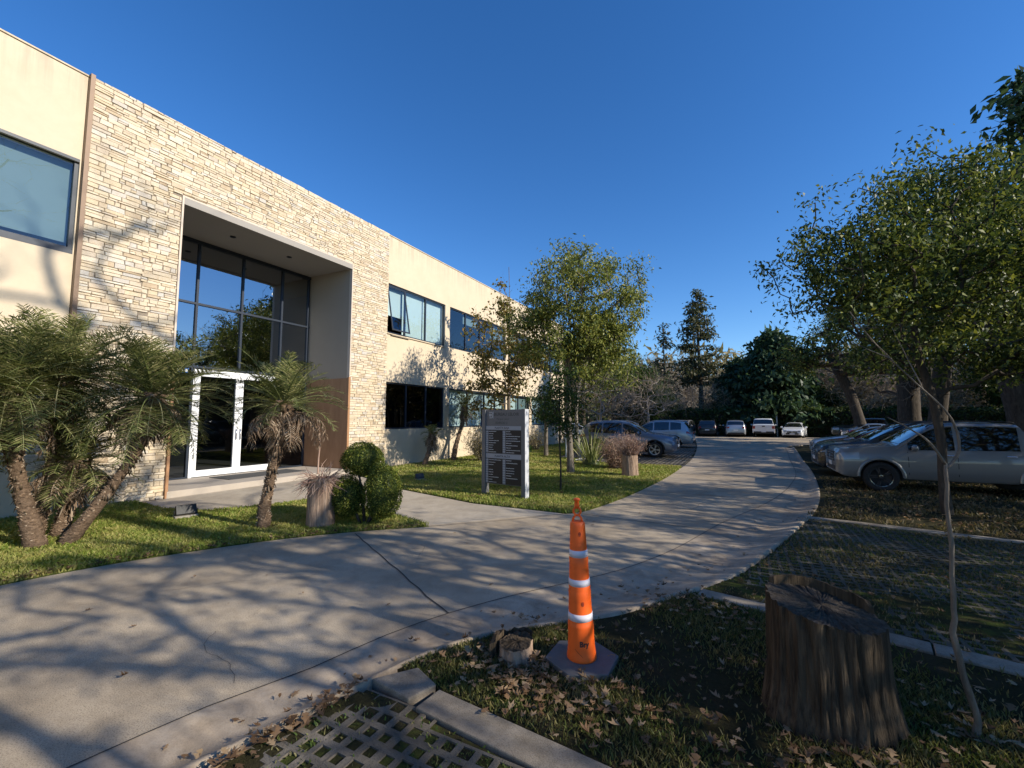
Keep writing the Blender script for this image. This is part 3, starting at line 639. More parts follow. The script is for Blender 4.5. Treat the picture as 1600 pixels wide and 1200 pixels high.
mb.box((XG-.1, D0, .15), (XG+.02, D0+.07, DZ)); mb.box((XG-.1, D1-.07, .15), (XG+.02, D1, DZ)); mb.box((XG-.1, D0+.07, DZ-.08), (XG+.02, D1-.07, DZ))
dr = part('door_frame', mb, 'white_frame')
mid = (D0+D1)/2
for a, b, hs_ in ((D0+.075, mid-.004, 1), (mid+.004, D1-.075, -1)):
    m = MB(); s_ = .11; z0, z1 = .165, DZ-.085
    m.box((XG-.07, a, z0), (XG+.01, a+s_, z1)); m.box((XG-.07, b-s_, z0), (XG+.01, b, z1)); m.box((XG-.07, a+s_, z0), (XG+.01, b-s_, z0+.17)); m.box((XG-.07, a+s_, z1-.10), (XG+.01, b-s_, z1))
    m.build('door_leaf', MATS['white_frame'], dr)
    m = MB(); gq(m, XG-.03, a+s_, b-s_, z0+.17, z1-.10); m.build('door_glass', MATS['door_glass'], dr)
    yh = b-.055 if hs_ > 0 else a+.055
    m = MB(); m.tube([(XG+.01, yh, 1.15), (XG+.055, yh, 1.15), (XG+.055, yh, 1.45), (XG+.01, yh, 1.45)], .013, 8); m.build('door_handle', MATS['chrome'], dr, True)
# small blue notice stuck on the left side glass
mb = MB(); mb.box((XG-.041, 5.92, 3.02), (XG-.037, 6.46, 3.15)); nt = part('blue_notice', mb, 'blue_decal')
mb = MB()
for k in range(5): mb.box((XG-.036, 5.97+k*.1, 3.055), (XG-.034, 6.03+k*.1, 3.12))
mb.box((XG-.036, 5.97, 3.05), (XG-.034, 6.43, 3.0549))
mb.build('lettering', MATS['white_decal'], nt)
mb = MB(); mb.box((-20, OY0-1.5, .10), (XG-.101, OY1+1.7, .149)); part('lobby_floor', mb, 'interior_floor')
mb = MB(); mb.box((-20.1, OY0-1.5, .15), (-20, OY1+1.7, 6.9)); mb.box((-20, OY0-1.6, .15), (XG-.1, OY0-1.5, 6.9)); mb.box((-20, OY1+1.7, .15), (XG-.1, OY1+1.8, 6.9)); mb.box((-20, OY0-1.6, 6.9), (XG-.1, OY1+1.8, 7.0)); mb.box((-20, OY0-1.49, 3.25), (-16.2, OY1+1.69, 3.6))
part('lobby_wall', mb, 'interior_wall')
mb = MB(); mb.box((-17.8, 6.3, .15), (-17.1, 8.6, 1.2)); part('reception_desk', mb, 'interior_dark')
# ================================================================ TREES AND PLANTS
def envelope(rg, n, ez, c, r, flat=1.0, hollow=.0, low=-1):
    """n points in a lumpy ellipsoid: c centre, r radii"""
    out = []
    ph = rg.uniform(0, 6.28, 6)
    while len(out) < n:
        p = rg.uniform(-1, 1, 3); l = np.linalg.norm(p)
        if l > 1 or l < hollow or p[2] < low: continue
        d = p/(l+1e-6); lump = .82+.12*math.sin(3*math.atan2(d[1], d[0])+ph[0])+.13*math.sin(4*d[2]+ph[1]+2*d[0])+.10*math.sin(7*d[0]+5*d[1]+ph[2])
        out.append(np.array(c)+p*np.array(r)*lump)
    return np.array(out)
def skeleton(rg, trunk, clumps, r_tip, r_base, bend=.12, bias=.35, exp=2.3):
    """grow a branch to every clump from the nearest node; radii by the pipe model"""
    nodes = [Vector(p) for p in trunk]; par = [-1]+list(range(len(trunk)-1))
    # finer trunk
    order = sorted(range(len(clumps)), key=lambda i: min((Vector(clumps[i])-n).length for n in nodes[len(trunk)//3:]))
    start = max(1, len(trunk)//3); ends = {}
    for i in order:
        c = Vector(clumps[i]); best = None; bd = 1e9
        for k in range(start, len(nodes)):
            v = c-nodes[k]; d = v.length
            if v.z < 0: d += -v.z*1.4
            d += bias*max(0, nodes[k].z-c.z+.3)
            if d < bd: bd = d; best = k
        a = nodes[best]; v = c-a; n = max(2, int(v.length/.35)); n = min(n, 5); prev = best
        side = Vector(rg.normal(size=3)); side = (side-v.normalized()*side.dot(v.normalized()))*bend*v.length*.5 if v.length > .01 else Vector()
        for j in range(1, n+1):
            t = j/n; p = a+v*t+side*math.sin(math.pi*t)+Vector((0, 0, -.10*v.length*math.sin(math.pi*t)))
            nodes.append(p); par.append(prev); prev = len(nodes)-1
        ends[i] = prev
    cnt = [0.0]*len(nodes)
    for e in ends.values(): cnt[e] += 1
    for k in range(len(nodes)-1, 0, -1):
        if par[k] >= 0: cnt[par[k]] += cnt[k]
    mx = max(cnt[0], 1)
    rad = [max(r_tip, r_tip+(r_base-r_tip)*((max(c, .3)/mx)**(1/exp))) for c in cnt]
    return nodes, par, rad, ends
def wood(mb, nodes, par, rad, nt, sides=6, flare=1.35):
    ch = {}
    for k, p in enumerate(par): ch.setdefault(p, []).append(k)
    stack = [(0, None)]
    while stack:
        s, before = stack.pop(); path = [nodes[s]]; rr_ = [rad[s]]
        if before is not None: path = [nodes[before]]+path; rr_ = [rad[s]]+rr_
        k = s
        while ch.get(k):
            nx = max(ch[k], key=lambda q: rad[q]); 
            for q in ch[k]:
                if q != nx: stack.append((q, k))
            k = nx; path.append(nodes[k]); rr_.append(rad[k])
        if len(path) > 1:
            if s == 0: rr_[0] *= flare
            mb.tube(path, rr_, max(4, sides if rr_[0] > .03 else 4), cap=False)
def make_tree(name, label, loc, trunk, clumps, leaf, bark, seed, r_tip=.008, r_base=.09, n_leaf=60, L=.1, W=.045, spread=.3, droop=.35, group=None, cat='tree', twigs=0, tw_len=.4, tw_mat=None, sides=7, bend=.12, squash=.75, bare_frac=0, tw_r=.004):
    rg = np.random.default_rng(seed); t = empty(name, loc, label, cat, group)
    nodes, par, rad, ends = skeleton(rg, trunk, clumps, r_tip, r_base, bend)
    mb = MB(); wood(mb, nodes, par, rad, len(trunk), sides); mb.build('trunk', MATS[bark], t, True)
    if leaf:
        P = []
        for c in clumps:
            if rg.random() < bare_frac: continue
            n = int(n_leaf*rg.uniform(.5, 1.5)); q = rg.normal(size=(n, 3))*spread*rg.uniform(.6, 1.25); q[:, 2] *= squash; P.append(q+np.array(c))
        P = np.concatenate(P); V = leaf_quads(rg, P, L, W, droop); np_mesh('crown', V, 4, MATS[leaf], t)
    if twigs:
        V = []
        C_ = np.repeat(np.array(clumps), twigs, 0); n = len(C_); out = C_-np.mean(np.array(clumps), 0); out /= np.linalg.norm(out, axis=1, keepdims=True)+1e-6
        d = rand_unit(rg, n)+out*.7+np.array([0, 0, .35]); d /= np.linalg.norm(d, axis=1, keepdims=True)
        A = C_+rg.normal(size=(n, 3))*.04; ln = tw_len*(.4+rg.random(n))[:, None]
        for g_ in range(3):
            s = np.cross(d, rand_unit(rg, n)); s /= np.linalg.norm(s, axis=1, keepdims=True)+1e-6
            E = A+d*ln+s*ln*.12; Wd = s*tw_r; u = np.cross(s, d)*tw_r
            for a_, b_ in ((Wd, u), (-Wd*.5-u*.8, Wd*.5-u*.8)): V.append(np.stack([A-a_, A+a_, E+a_*.35, E-a_*.35], 1))
            # next generation starts part way along
            A = A+(E-A)*rg.uniform(.3, .95, (n, 1)); d = d+rand_unit(rg, n)*.75; d /= np.linalg.norm(d, axis=1, keepdims=True); ln = ln*.8
        np_mesh('twigs' if leaf else 'crown', np.concatenate(V).reshape(-1, 3), 4, MATS[tw_mat or bark], t)
    return t
def tr(pts): return pts
# --- the tall oval evergreen in the island
rg = np.random.default_rng(41)
cl_ = np.concatenate([envelope(rg, 150, 0, (.15,.1,5.3), (2.45,2.2,2.35), hollow=.35), envelope(rg, 60, 0, (.95,.75,4.4), (1.8,1.6,1.5)), envelope(rg, 30, 0, (-1.1,-.5,4.9), (1.1,1.0,1.3)), envelope(rg, 10, 0, (.1,0,7.0), (.8,.7,.6))])
make_tree('broadleaf_tree', 'rounded evergreen tree with yellow-green leaves, the tallest crown on the sign lawn', (-4.88,13.5,0), [(0,0,0),(-.02,0,.8),(-.06,.02,1.6),(-.1,.05,2.4),(-.05,.05,3.2),(.05,.05,4.2)], cl_, 'leaf_bright', 'bark_grey', 41, .006, .105, 105, .12, .046, .20, .7, twigs=0)
# --- thin young tree with dark leaves in front of it
rg = np.random.default_rng(42)
cl_ = np.concatenate([envelope(rg, 34, 0, (.0,.0,2.3), (.75,.75,.95)), envelope(rg, 8, 0, (.1,0,1.55), (.55,.5,.3))])
make_tree('young_tree', 'thin young tree with dark green leaves, its stem right of the directory sign', (-3.91,10.07,0), [(0,0,0),(.01,0,.6),(-.02,.01,1.2),(.0,0,1.9),(-.02,.02,2.6),(0,0,3.1)], cl_, 'leaf_deep', 'bark_dark', 42, .004, .022, 62, .085, .036, .15, .5)
# --- autumn tree by the wall
rg = np.random.default_rng(43)
cl_ = np.concatenate([envelope(rg, 85, 0, (-.15,-.3,4.2), (2.0,1.8,2.4)), envelope(rg, 10, 0, (-.1,-.3,6.6), (.6,.5,.9))])
make_tree('autumn_tree', 'slender tree with thin yellow and rust leaves against the cream wall', (-8.45,15.95,0), [(0,0,0),(.02,0,1.2),(.0,.0,2.4),(.03,0,3.6),(0,0,5.0),(.03,.03,6.6),(.0,0,8.2)], cl_, 'leaf_autumn', 'bark_grey', 43, .006, .075, 36, .14, .10, .2, .5, twigs=3, tw_len=.4)
# --- small dark tree beyond, its stem between sign and the young tree
rg = np.random.default_rng(44)
cl_ = envelope(rg, 30, 0, (.0,.0,2.3), (1.1,1.1,.85))
make_tree('young_tree', 'small low-crowned tree with dark leaves near the lower wall windows', (-8.17,19.19,0), [(0,0,0),(0,.02,.8),(.02,0,1.6),(0,0,2.4)], cl_, 'leaf_deep', 'bark_grey', 44, .006, .09, 70, .11, .05, .2, .4)
# --- leaning slim tree behind the tall one
rg = np.random.default_rng(45)
cl_ = envelope(rg, 55, 0, (.7,.5,4.6), (1.9,1.7,1.9))
make_tree('broadleaf_tree', 'bushy evergreen behind the tallest lawn tree, on a slim bent pale stem', (-6.3,18.6,0), [(0,0,0),(-.1,0,1.0),(-.15,0,2.0),(-.05,0,3.0),(.2,.1,4.0)], cl_, 'leaf_oval', 'bark_pale', 45, .007, .075, 90, .12, .05, .28, .5)
# --- bare pinkish trees beyond the parked SUV
def bare(name, label, loc, h, rx, seed, n=120, bark='bark_pale', tw='twig_brown', stems=1, twl=.7, rb=.12, base=.25, twigs=7, group=None, tr_=.007):
    rg = np.random.default_rng(seed)
    cl_ = envelope(rg, n, 0, (0,0,h*.62), (rx,rx,h*.40))
    trunk = [(0,0,0),(.05*h*.1,0,h*.08),(-.02*h*.1,.02,h*.17),(.03,0,h*base),(0,0,h*(base+.14)),(.05,.05,h*(base+.30))]
    return make_tree(name, label, loc, trunk, cl_, None, bark, seed, .008, rb, group=group, twigs=twigs, tw_len=twl, tw_mat=tw, bend=.3, tw_r=tr_)
b1 = bare('bare_tree', 'leafless pinkish tree forking low behind the blue-grey SUV', (-7.9,27.5,0), 5.4, 2.4, 51, 80, 'bark_pale', 'twig_brown', twl=.7, rb=.09, tr_=.008)
copy_tree(b1, (-5.9,33.0,0), 2.1, 1.0, 'leafless pinkish tree, farther of the pair behind the parked SUVs')
# --- evergreens at the far left of the lot
rg = np.random.default_rng(46)
cl_ = envelope(rg, 90, 0, (0,0,4.4), (3.0,3.0,3.0))
e1 = make_tree('broadleaf_tree', 'bright green bushy tree at the far left edge of the parking lot', (-8.6,42,0), [(0,0,0),(.05,0,1),(0,0,2),(.1,0,3.2),(0,0,4.5)], cl_, 'leaf_deep', 'bark_dark', 46, .01, .16, 120, .26, .13, .5, .4)
rg = np.random.default_rng(47)
cl_ = envelope(rg, 110, 0, (0,0,6.4), (3.8,3.8,4.2))
e2 = make_tree('broadleaf_tree', 'large dull green tree rising behind the lawn trees near the end of the building', (-13.0,38.5,0), [(0,0,0),(.05,0,1.5),(0,0,3),(.1,0,4.6),(0,0,6.5)], cl_, 'leaf_oval', 'bark_dark', 47, .012, .25, 130, .30, .15, .6, .4)
copy_tree(e1, (-6.9,40.0,0), .8, .72, 'smaller bright green tree right of the leafless pinkish pair')
copy_tree(e2, (-16.5,50,0), 1.3, 1.15, 'broad dull green tree behind the bare trees left of the tall conifer')
copy_tree(e2, (-10.5,55,0), 2.7, .72, 'low olive green tree left of the tall conifer, behind the dark SUV')
# --- conifers
def conifer(name, label, loc, h, r0, seed, leaf, tiers=22, per=7, L=.5, W=.22, low=.1, droop=.5, n_leaf=46, spread=.45, rb=.3, power=.8, bare_below=.0, gaps=0):
    rg = np.random.default_rng(seed); t = empty(name, loc, label, 'tree'); mb = MB()
    mb.tube([(0,0,0),(.1,0,h*.3),(-.05,.05,h*.65),(0,0,h*.98)], [rb*1.2,rb*.8,rb*.45,.03], 8)
    P = []
    for i in range(tiers):
        f = i/(tiers-1); z = h*(low+(1-low)*f); rr_ = r0*((1-f)**power)*rg.uniform(.7, 1.15)+.12
        if gaps and rg.random() < gaps: continue
        for k in range(per):
            a = rg.uniform(0, 6.283); r1 = rr_*rg.uniform(.55, 1.1); n = max(3, int(r1/.5)+2); pts = []
            for j in range(n+1):
                s = j/n; pts.append(Vector((math.cos(a)*r1*s, math.sin(a)*r1*s, z+r1*(.18*s-droop*.5*s*s))))
            mb.tube(pts, [max(.012, rb*.18*(1-j/n)*(1-f*.6)+.012) for j in range(n+1)], 4, cap=False)
            m = max(4, int(n_leaf*r1/r0)); s = np.sqrt(rg.random(m))*1.02; q = np.stack([np.cos(a)*r1*s, np.sin(a)*r1*s, z+r1*(.18*s-droop*.5*s*s)], 1)+rg.normal(size=(m, 3))*np.array([spread, spread, spread*.4])*(.3+.5*s[:, None])
            P.append(q)
    mb.build('trunk', MATS['bark_dark'], t, True); P = np.concatenate(P); np_mesh('crown', leaf_quads(rg, P, L, W, .35), 4, MATS[leaf], t); return t
tc = conifer('conifer_tree', 'tallest conifer in the distance, with open tiered rusty green branches', (-4.4,62,0), 18.8, 3.4, 61, 'leaf_conifer', 26, 7, .5, .2, .34, .35, 52, .42, .34, .5, gaps=.12)
conifer('conifer_tree', 'thin ragged conifer standing just left of the tallest one', (-9.0,63.5,0), 15.0, 2.3, 62, 'leaf_conifer', 18, 5, .55, .2, .3, .4, 26, .5, .22, .5, gaps=.2)
dc = conifer('cypress_tree', 'broad dark blue-green conifer behind the white pickup and white coupe', (3.6,57,0), 11.6, 5.2, 63, 'leaf_cypress', 26, 13, .7, .3, .05, .15, 110, .55, .35, .55)
copy_tree(dc, (.2,60.5,0), 1.4, .78, 'shorter dark conifer merging into the left side of the broad one')
# --- big evergreen on the right verge
rg = np.random.default_rng(48)
cl_ = np.concatenate([envelope(rg, 170, 0, (.35,.2,4.9), (2.2,1.9,2.0), hollow=.3), envelope(rg, 95, 0, (-1.2,-.8,4.65), (1.6,1.3,1.75)), envelope(rg, 90, 0, (1.7,1.0,4.3), (1.8,1.6,2.2)), envelope(rg, 60, 0, (.6,.2,2.95), (2.2,1.7,.6)), envelope(rg, 22, 0, (.4,.2,6.35), (1.2,.9,.55))])
make_tree('broadleaf_tree', 'large evergreen tree with glossy leaves growing in front of the silver pickup', (3.31,10.88,0), [(0,0,0),(-.02,0,.7),(.0,0,1.3),(-.06,.0,2.1),(-.25,-.05,2.9),(-.3,-.05,3.8),(-.25,0,4.8)], cl_, 'leaf_oval', 'bark_dark', 48, .006, .072, 74, .10, .044, .19, .5, bare_frac=.06)
# --- trees over the right hand cars
rg = np.random.default_rng(49)
cl_ = np.concatenate([envelope(rg, 90, 0, (0,0,7.2), (4.6,4.2,3.0)), envelope(rg, 25, 0, (-3.0,-2.0,6.0), (2.4,2,1.2))])
bt = make_tree('broadleaf_tree', 'tall dark tree with a leaning forked trunk, behind the white coupe', (8.8,44,0), [(0,0,0),(-.25,0,1.6),(-.6,0,3.2),(-1.1,.1,4.6),(-1.6,.2,6.0)], cl_, 'leaf_oval', 'bark_dark', 49, .012, .32, 70, .24, .11, .42, .5, bare_frac=.28, twigs=3, tw_len=.8, tw_r=.01)
bt.scale = (1.18,)*3
copy_tree(bt, (11.0,37,0), 1.9, 1.4, 'tall dark tree with a thick trunk above the pale blue hatchback')
copy_tree(bt, (12.2,30.5,0), 3.4, 1.35, 'dark tree rising behind the row of nose-in cars at right')
copy_tree(bt, (14.5,21.5,0), 4.6, .95, 'dark tree at the right edge above the silver pickup roof')
copy_tree(bt, (10.4,25.5,0), .6, 1.3, 'tallest dark tree at the far right edge, behind the silver pickup')
conifer('conifer_tree', 'dark conifer whose upper branches reach in at the right edge', (12.2,27.4,0), 17.5, 4.4, 64, 'leaf_cypress', 24, 8, .5, .2, .3, .3, 60, .4, .3, .6)
# thick bare trunks behind the right cars
for k, (x, y, r_, lb) in enumerate([(10.2,38.5,.62,'thickest dark trunk, left of the others behind the right hand cars'),(12.6,29.0,.30,'straight trunk with a pale lit edge behind the silver pickup cab'),(14.0,25.0,.38,'dark trunk left of the leaning pale board')]):
    b_ = bare('bare_tree', lb, (x, y, 0), 11.5, 3.6, 70+k, 90, 'bark_dark', 'twig_brown', twl=.9, rb=r_, base=.35, twigs=5, tr_=.01)
# --- bare woods beyond the hedge: five kinds copied
kinds = [bare('bare_tree', 'leafless brown tree beyond the hedge', (-13,64,0), 10, 3.6, 81, 110, 'bark_grey', 'twig_brown', twl=1.1, rb=.17, twigs=8, group='leafless trees beyond the hedge', tr_=.016),
         bare('bare_tree', 'leafless brown tree beyond the hedge', (-6,70,0), 11.5, 4.0, 82, 120, 'bark_pale', 'twig_straw', twl=1.2, rb=.18, twigs=8, group='leafless trees beyond the hedge', tr_=.016),
         bare('bare_tree', 'leafless brown tree beyond the hedge', (9.5,66,0), 9.5, 4.2, 83, 110, 'bark_dark', 'twig_brown', twl=1.1, rb=.18, twigs=8, group='leafless trees beyond the hedge', tr_=.016)]
rs = random.Random(77); n_ = 0
spots = []
for i in range(22): spots.append((-22+i*2.9+rs.uniform(-1,1), 60+rs.uniform(0,20)+(6 if i < 4 else 0)))
for i in range(14): spots.append((27+rs.uniform(-2,12), 22+i*3.1+rs.uniform(-1,1)))
for x, y in spots:
    copy_tree(kinds[n_ % 3], (x, y, 0), rs.uniform(0, 6.28), rs.uniform(.75, 1.12)*(1.0 if y > 60 else 1.0)); n_ += 1
rg = np.random.default_rng(50)
cl_ = envelope(rg, 60, 0, (0,0,3.4), (2.8,2.8,2.6))
us = make_tree('shrub_tree', 'dusty green understorey tree just behind the hedge', (-3.0,58.5,0), [(0,0,0),(0,0,1),(.1,0,2),(0,0,3)], cl_, 'leaf_rust', 'bark_grey', 50, .012, .1, 34, .20, .09, .6, .4, twigs=5, tw_len=.9, tw_r=.014, tw_mat='twig_brown', group='understorey trees behind the hedge', squash=.9)
us2 = copy_tree(e1, (8.5,61,0), 1.2, .8, 'dusty green understorey tree just behind the hedge', 'understorey trees behind the hedge')
for x, y, s in ((-7.5,59.5,.9),(-14,60,1.3),(12.5,59,1.1),(17,57,1.2),(22,54,1.3),(27,47,1.2),(29,39,1.2),(30,31,1.2),(29,24,1.0),(27,35,.9),(10,62,1.5),(20,60,1.5),(25,52,1.6)):
    copy_tree(us if (n_ % 5) else us2, (x, y, 0), rs.uniform(0,6), s, 'dusty green understorey tree just behind the hedge', 'understorey trees behind the hedge'); n_ += 1
# --- far wood as one mass, closing the horizon
rg = np.random.default_rng(90); P = []; A = []
ths = np.concatenate([np.linspace(-62, 75, 330)])
mb = MB()
V = []
for i, th in enumerate(ths):
    a = R(th); rr_ = 92+rg.uniform(-8, 10); x = rr_*math.sin(a); y = rr_*math.cos(a)
    h = 11+3*math.sin(i*.7)+rg.uniform(-1.5, 2)
    q = rg.normal(size=(150, 3))*np.array([1.8, 1.8, 0])+np.array([x, y, 0]); q[:, 2] = rg.random(150)**.8*h; P.append(q)
P = np.concatenate(P); V = leaf_quads(rg, P, 1.6, .5, -.5, .5)
o = np_mesh('far_wood', V, 4, MATS['leaf_rust']); tag(o, 'hazy brown mass of distant woodland', 'woodland', None, 'stuff')
P2 = P[rg.random(len(P)) < .2]; P2[:, 2] *= .4
o = np_mesh('far_undergrowth', leaf_quads(rg, P2+np.array([0, -2, 0]), 1.4, .7, .2, .5), 4, MATS['leaf_oval']); tag(o, 'low green mass at the foot of the distant woodland', 'undergrowth', None, 'stuff')
# --- clipped hedges
def hedge(label, a, b, h, wd, seed, leaf='leaf_hedge', dens=150, L=.16):
    rg = np.random.default_rng(seed); ln = math.dist(a, b); t = empty('hedge', ((a[0]+b[0])/2, (a[1]+b[1])/2, 0), label, 'hedge', rz=math.atan2(b[1]-a[1], b[0]-a[0]))
    mb = MB(); n = int(ln/.8); pr = [(-wd*.4, 0), (-wd*.42, h*.9), (-wd*.2, h*.97), (wd*.2, h*.97), (wd*.42, h*.9), (wd*.4, 0)]; vs = []; fs = []
    for i in range(n+1):
        for y_, z_ in pr: vs.append((-ln/2+ln*i/n, y_*rg.uniform(.8, 1.05), z_*rg.uniform(.92, 1)))
    for i in range(n):
        for k in range(5): fs.append((i*6+k, (i+1)*6+k, (i+1)*6+k+1, i*6+k+1))
    mb.add(vs, fs); mb.build('branches', MATS['bark_dark'], t, True)
    N = int(ln*dens); u = rg.uniform(-ln/2, ln/2, N); s = rg.random(N); top = s > .72
    y_ = np.where(top, rg.uniform(-wd/2, wd/2, N), -wd/2*np.sign(rg.random(N)-.25)); z_ = np.where(top, h*(1+.06*np.sin(u*1.7)), rg.random(N)*h)
    P = np.stack([u, y_, z_], 1)+rg.normal(size=(N, 3))*.10; np_mesh('foliage', leaf_quads(rg, P, L, L*.5, .1), 4, MATS[leaf], t)
hedge('long dark clipped hedge along the far end of the parking lot', (-14,54.5), (17,54.0), 2.7, 1.6, 91, dens=420, L=.3)
hedge('dark clipped hedge closing the right side of the lot behind the cars', (17.5,53), (24.5,14), 2.5, 1.6, 92, dens=400, L=.28)
# ---------------------------------------------------------------- palms
def frond(rg, V, rach, az, elev, ln, droop, nleaf, base, ll=.26, wl=.015, dead=False, twist=0):
    pts = []; p = Vector(base); a = elev
    N = 12
    for i in range(N+1):
        pts.append(p.copy()); t = i/N
        a2 = a-droop*t*t*1.25-(.9 if dead and t < .3 else 0)*0
        p = p+Vector((math.cos(az)*math.cos(a2), math.sin(az)*math.cos(a2), math.sin(a2)))*ln/N
    rach.tube(pts, [.010*(1-i/N)+.0025 for i in range(N+1)], 4, cap=False)
    up = Vector((0, 0, 1))
    for j in range(nleaf):
        t = .16+.84*j/nleaf; f = t*N; i = min(int(f), N-1); q = pts[i].lerp(pts[i+1], f-i); d = (pts[i+1]-pts[i]).normalized()
        s = d.cross(up); s = s.normalized() if s.length > .05 else Vector((1,0,0)); nrm = s.cross(d)
        L = ll*(math.sin(math.pi*min(1, t*.85+.12))**.6)*rg.uniform(.8, 1.1)
        for sg in (-1, 1):
            if rg.random() < .05: continue
            dd = (s*sg*.75+d*.55+nrm*(.22 if not dead else -.3)+Vector(rg.normal(size=3))*.14).normalized()
            wv = (d*.9+nrm*.3).normalized()*wl*.5; g_ = Vector((0, 0, -1))*L*(.07 if not dead else .55)
            m = q+dd*L*.55; e = q+dd*L+g_
            V.append((q-wv*.5, m-wv, m+wv, q+wv*.5)); V.append((m-wv, e, e+g_*.02, m+wv))
def palm(label, loc, trunk, r0, seed, nfr=34, ln=.95, stubs=True, ndead=7, group=None, fat=1.6, ll=.24, head=.35, spread_el=(-.7, 1.4), dead_ln=1.0):
    rg = np.random.default_rng(seed); t = empty('pygmy_palm', loc, label, 'palm', group)
    mb = MB(); pts = [Vector(p) for p in trunk]; fine = []
    for i in range(len(pts)-1):
        for k in range(5): fine.append(pts[i].lerp(pts[i+1], k/5))
    fine.append(pts[-1]); n = len(fine); rads = []
    for i in range(n):
        f = i/(n-1); rads.append(r0*(1.25-.45*min(1, f*2.2)) if f < .55 else r0*(.8+(fat-.8)*min(1, (f-.55)/.35)))
    mb.tube(fine, rads, 12, True, .14, random.Random(seed)); mb.mi = 1; rr_ = random.Random(seed)
    for i in range(620 if stubs else 80):                 # old leaf bases
        f = rr_.random()**.7; k = min(n-2, int(f*(n-1))); c = fine[k].lerp(fine[k+1], rr_.random()); a = rr_.uniform(0, 6.28); r_ = rads[k]
        d = Vector((math.cos(a), math.sin(a), 0)); big = 1 if f < .55 else 1+2.2*(f-.55)
        p0 = c+d*r_*.8; p1 = p0+d*rr_.uniform(.015,.05)*big+Vector((0,0,(rr_.uniform(.01,.05) if rr_.random() < .65 or f < .35 else -.09)*big)); s = Vector((-math.sin(a), math.cos(a), 0))*rr_.uniform(.01,.022)*big
        mb.add([p0-s, p0+s, p1+s*.6, p1-s*.6, p0+Vector((0,0,.02))], [(0,1,2,3), (0,3,4), (1,4,2), (3,2,4)])
    mb.build('trunk', [MATS['bark_palm'], MATS['leaf_dead']], t, True)
    top = fine[-1]; V = []; rc = MB()
    for i in range(nfr):
        f = i/nfr; el = spread_el[1]+(spread_el[0]-spread_el[1])*f**.9+rg.normal()*.08; az = i*2.399+rg.normal()*.2
        frond(rg, V, rc, az, el, ln*rg.uniform(.8, 1.1)*(.85 if f < .15 else 1), rg.uniform(.5, 1.25)*(1.0 if f > .2 else .6), 38, top+Vector((math.cos(az)*.05, math.sin(az)*.05, -.08*f)), ll)
    q = np.array([[tuple(v) for v in f_] for f_ in V]).reshape(-1, 3); np_mesh('fronds', q, 4, MATS['leaf_palm'], t)
    rc.build('frond_stems', MATS['leaf_strap'], t, True)
    V = []; rc = MB()
    for i in range(ndead):
        az = rg.uniform(0, 6.28); frond(rg, V, rc, az, rg.uniform(-.7, .1), ln*rg.uniform(.45, .85)*dead_ln, 1.9, 24, top+Vector((math.cos(az)*.06, math.sin(az)*.06, -.18)), ll*.7, .014, True)
    for i in range(190):                                   # hanging skirt of dry husks
        az = rg.uniform(0, 6.28); b_ = top+Vector((math.cos(az)*.09, math.sin(az)*.09, rg.uniform(-.6, -.02))); e = b_+Vector((math.cos(az)*rg.uniform(.06,.20), math.sin(az)*rg.uniform(.06,.20), -rg.uniform(.05, .30))); s = Vector((-math.sin(az), math.cos(az), 0))*.02
        V.append((b_-s, b_+s, e+s*.3, e-s*.3))
    q = np.array([[tuple(v) for v in f_] for f_ in V]).reshape(-1, 3); np_mesh('dead_fronds', q, 4, MATS['leaf_dead'], t); rc.build('dead_stems', MATS['leaf_dead'], t, True)
    return t
pm_ = palm('pygmy palm with shaggy crooked trunk standing alone before the white doors', (-6.75,4.45,0), [(0,0,0),(-.02,0,.3),(.04,.03,.7),(.10,.05,1.05),(.15,.06,1.5),(.22,.08,2.05)], .085, 101, 46, .95, ndead=16, fat=1.9, spread_el=(-.25, 1.4), dead_ln=1.15)
p1 = palm('left-leaning pygmy palm of the clump by the stone wall', (-8.45,2.38,0), [(0,0,0),(-.10,-.05,.35),(-.22,-.12,.75),(-.30,-.2,1.2),(-.32,-.26,1.7),(-.32,-.30,2.2)], .095, 102, 96, 1.25, ndead=26, group='pygmy palm clump by the stone wall', fat=1.5, ll=.30)
palm('right-leaning pygmy palm of the clump by the stone wall', (-8.35,2.62,0), [(0,0,0),(.05,.18,.3),(.14,.42,.75),(.2,.62,1.15),(.22,.76,1.6),(.22,.84,2.15)], .08, 103, 96, 1.2, ndead=26, group='pygmy palm clump by the stone wall', fat=1.9, ll=.30)
palm('taller pygmy palm in the middle of the clump by the stone wall', (-8.9,2.45,0), [(0,0,0),(-.05,.1,.6),(-.10,.18,1.2),(-.1,.2,1.9),(-.1,.2,2.4)], .09, 104, 92, 1.3, ndead=8, group='pygmy palm clump by the stone wall', fat=1.5, ll=.27)
palm('pygmy palm at the left edge of the photo beside the stone wall clump', (-8.7,1.45,0), [(0,0,0),(.0,-.05,.6),(.05,-.10,1.2),(.05,-.1,2.05)], .11, 105, 90, 1.25, ndead=8, group='pygmy palm clump by the stone wall', fat=1.6, ll=.27)
palm('short pygmy palm low in the back of the clump, mostly brown dead fronds', (-8.95,2.75,0), [(0,0,0),(.0,.05,.35),(.05,.08,.8),(.05,.1,1.15)], .09, 108, 34, .85, ndead=34, group='pygmy palm clump by the stone wall', fat=1.9, ll=.25)
# wall palms
palm('thin bent palm against the cream wall beside the black lower window', (-10.75,15.3,0), [(0,0,0),(.0,.12,.5),(-.05,.42,1.0),(0,.62,1.5),(0,.75,2.0),(0,.78,2.3)], .10, 106, 26, .85, ndead=5, fat=1.2)
palm('thin palm against the wall below the black window, left of the bent one', (-10.6,13.2,0), [(0,0,0),(.05,.15,.4),(.0,.35,.85),(.0,.45,1.2)], .08, 107, 10, .45, ndead=4, fat=1.2)
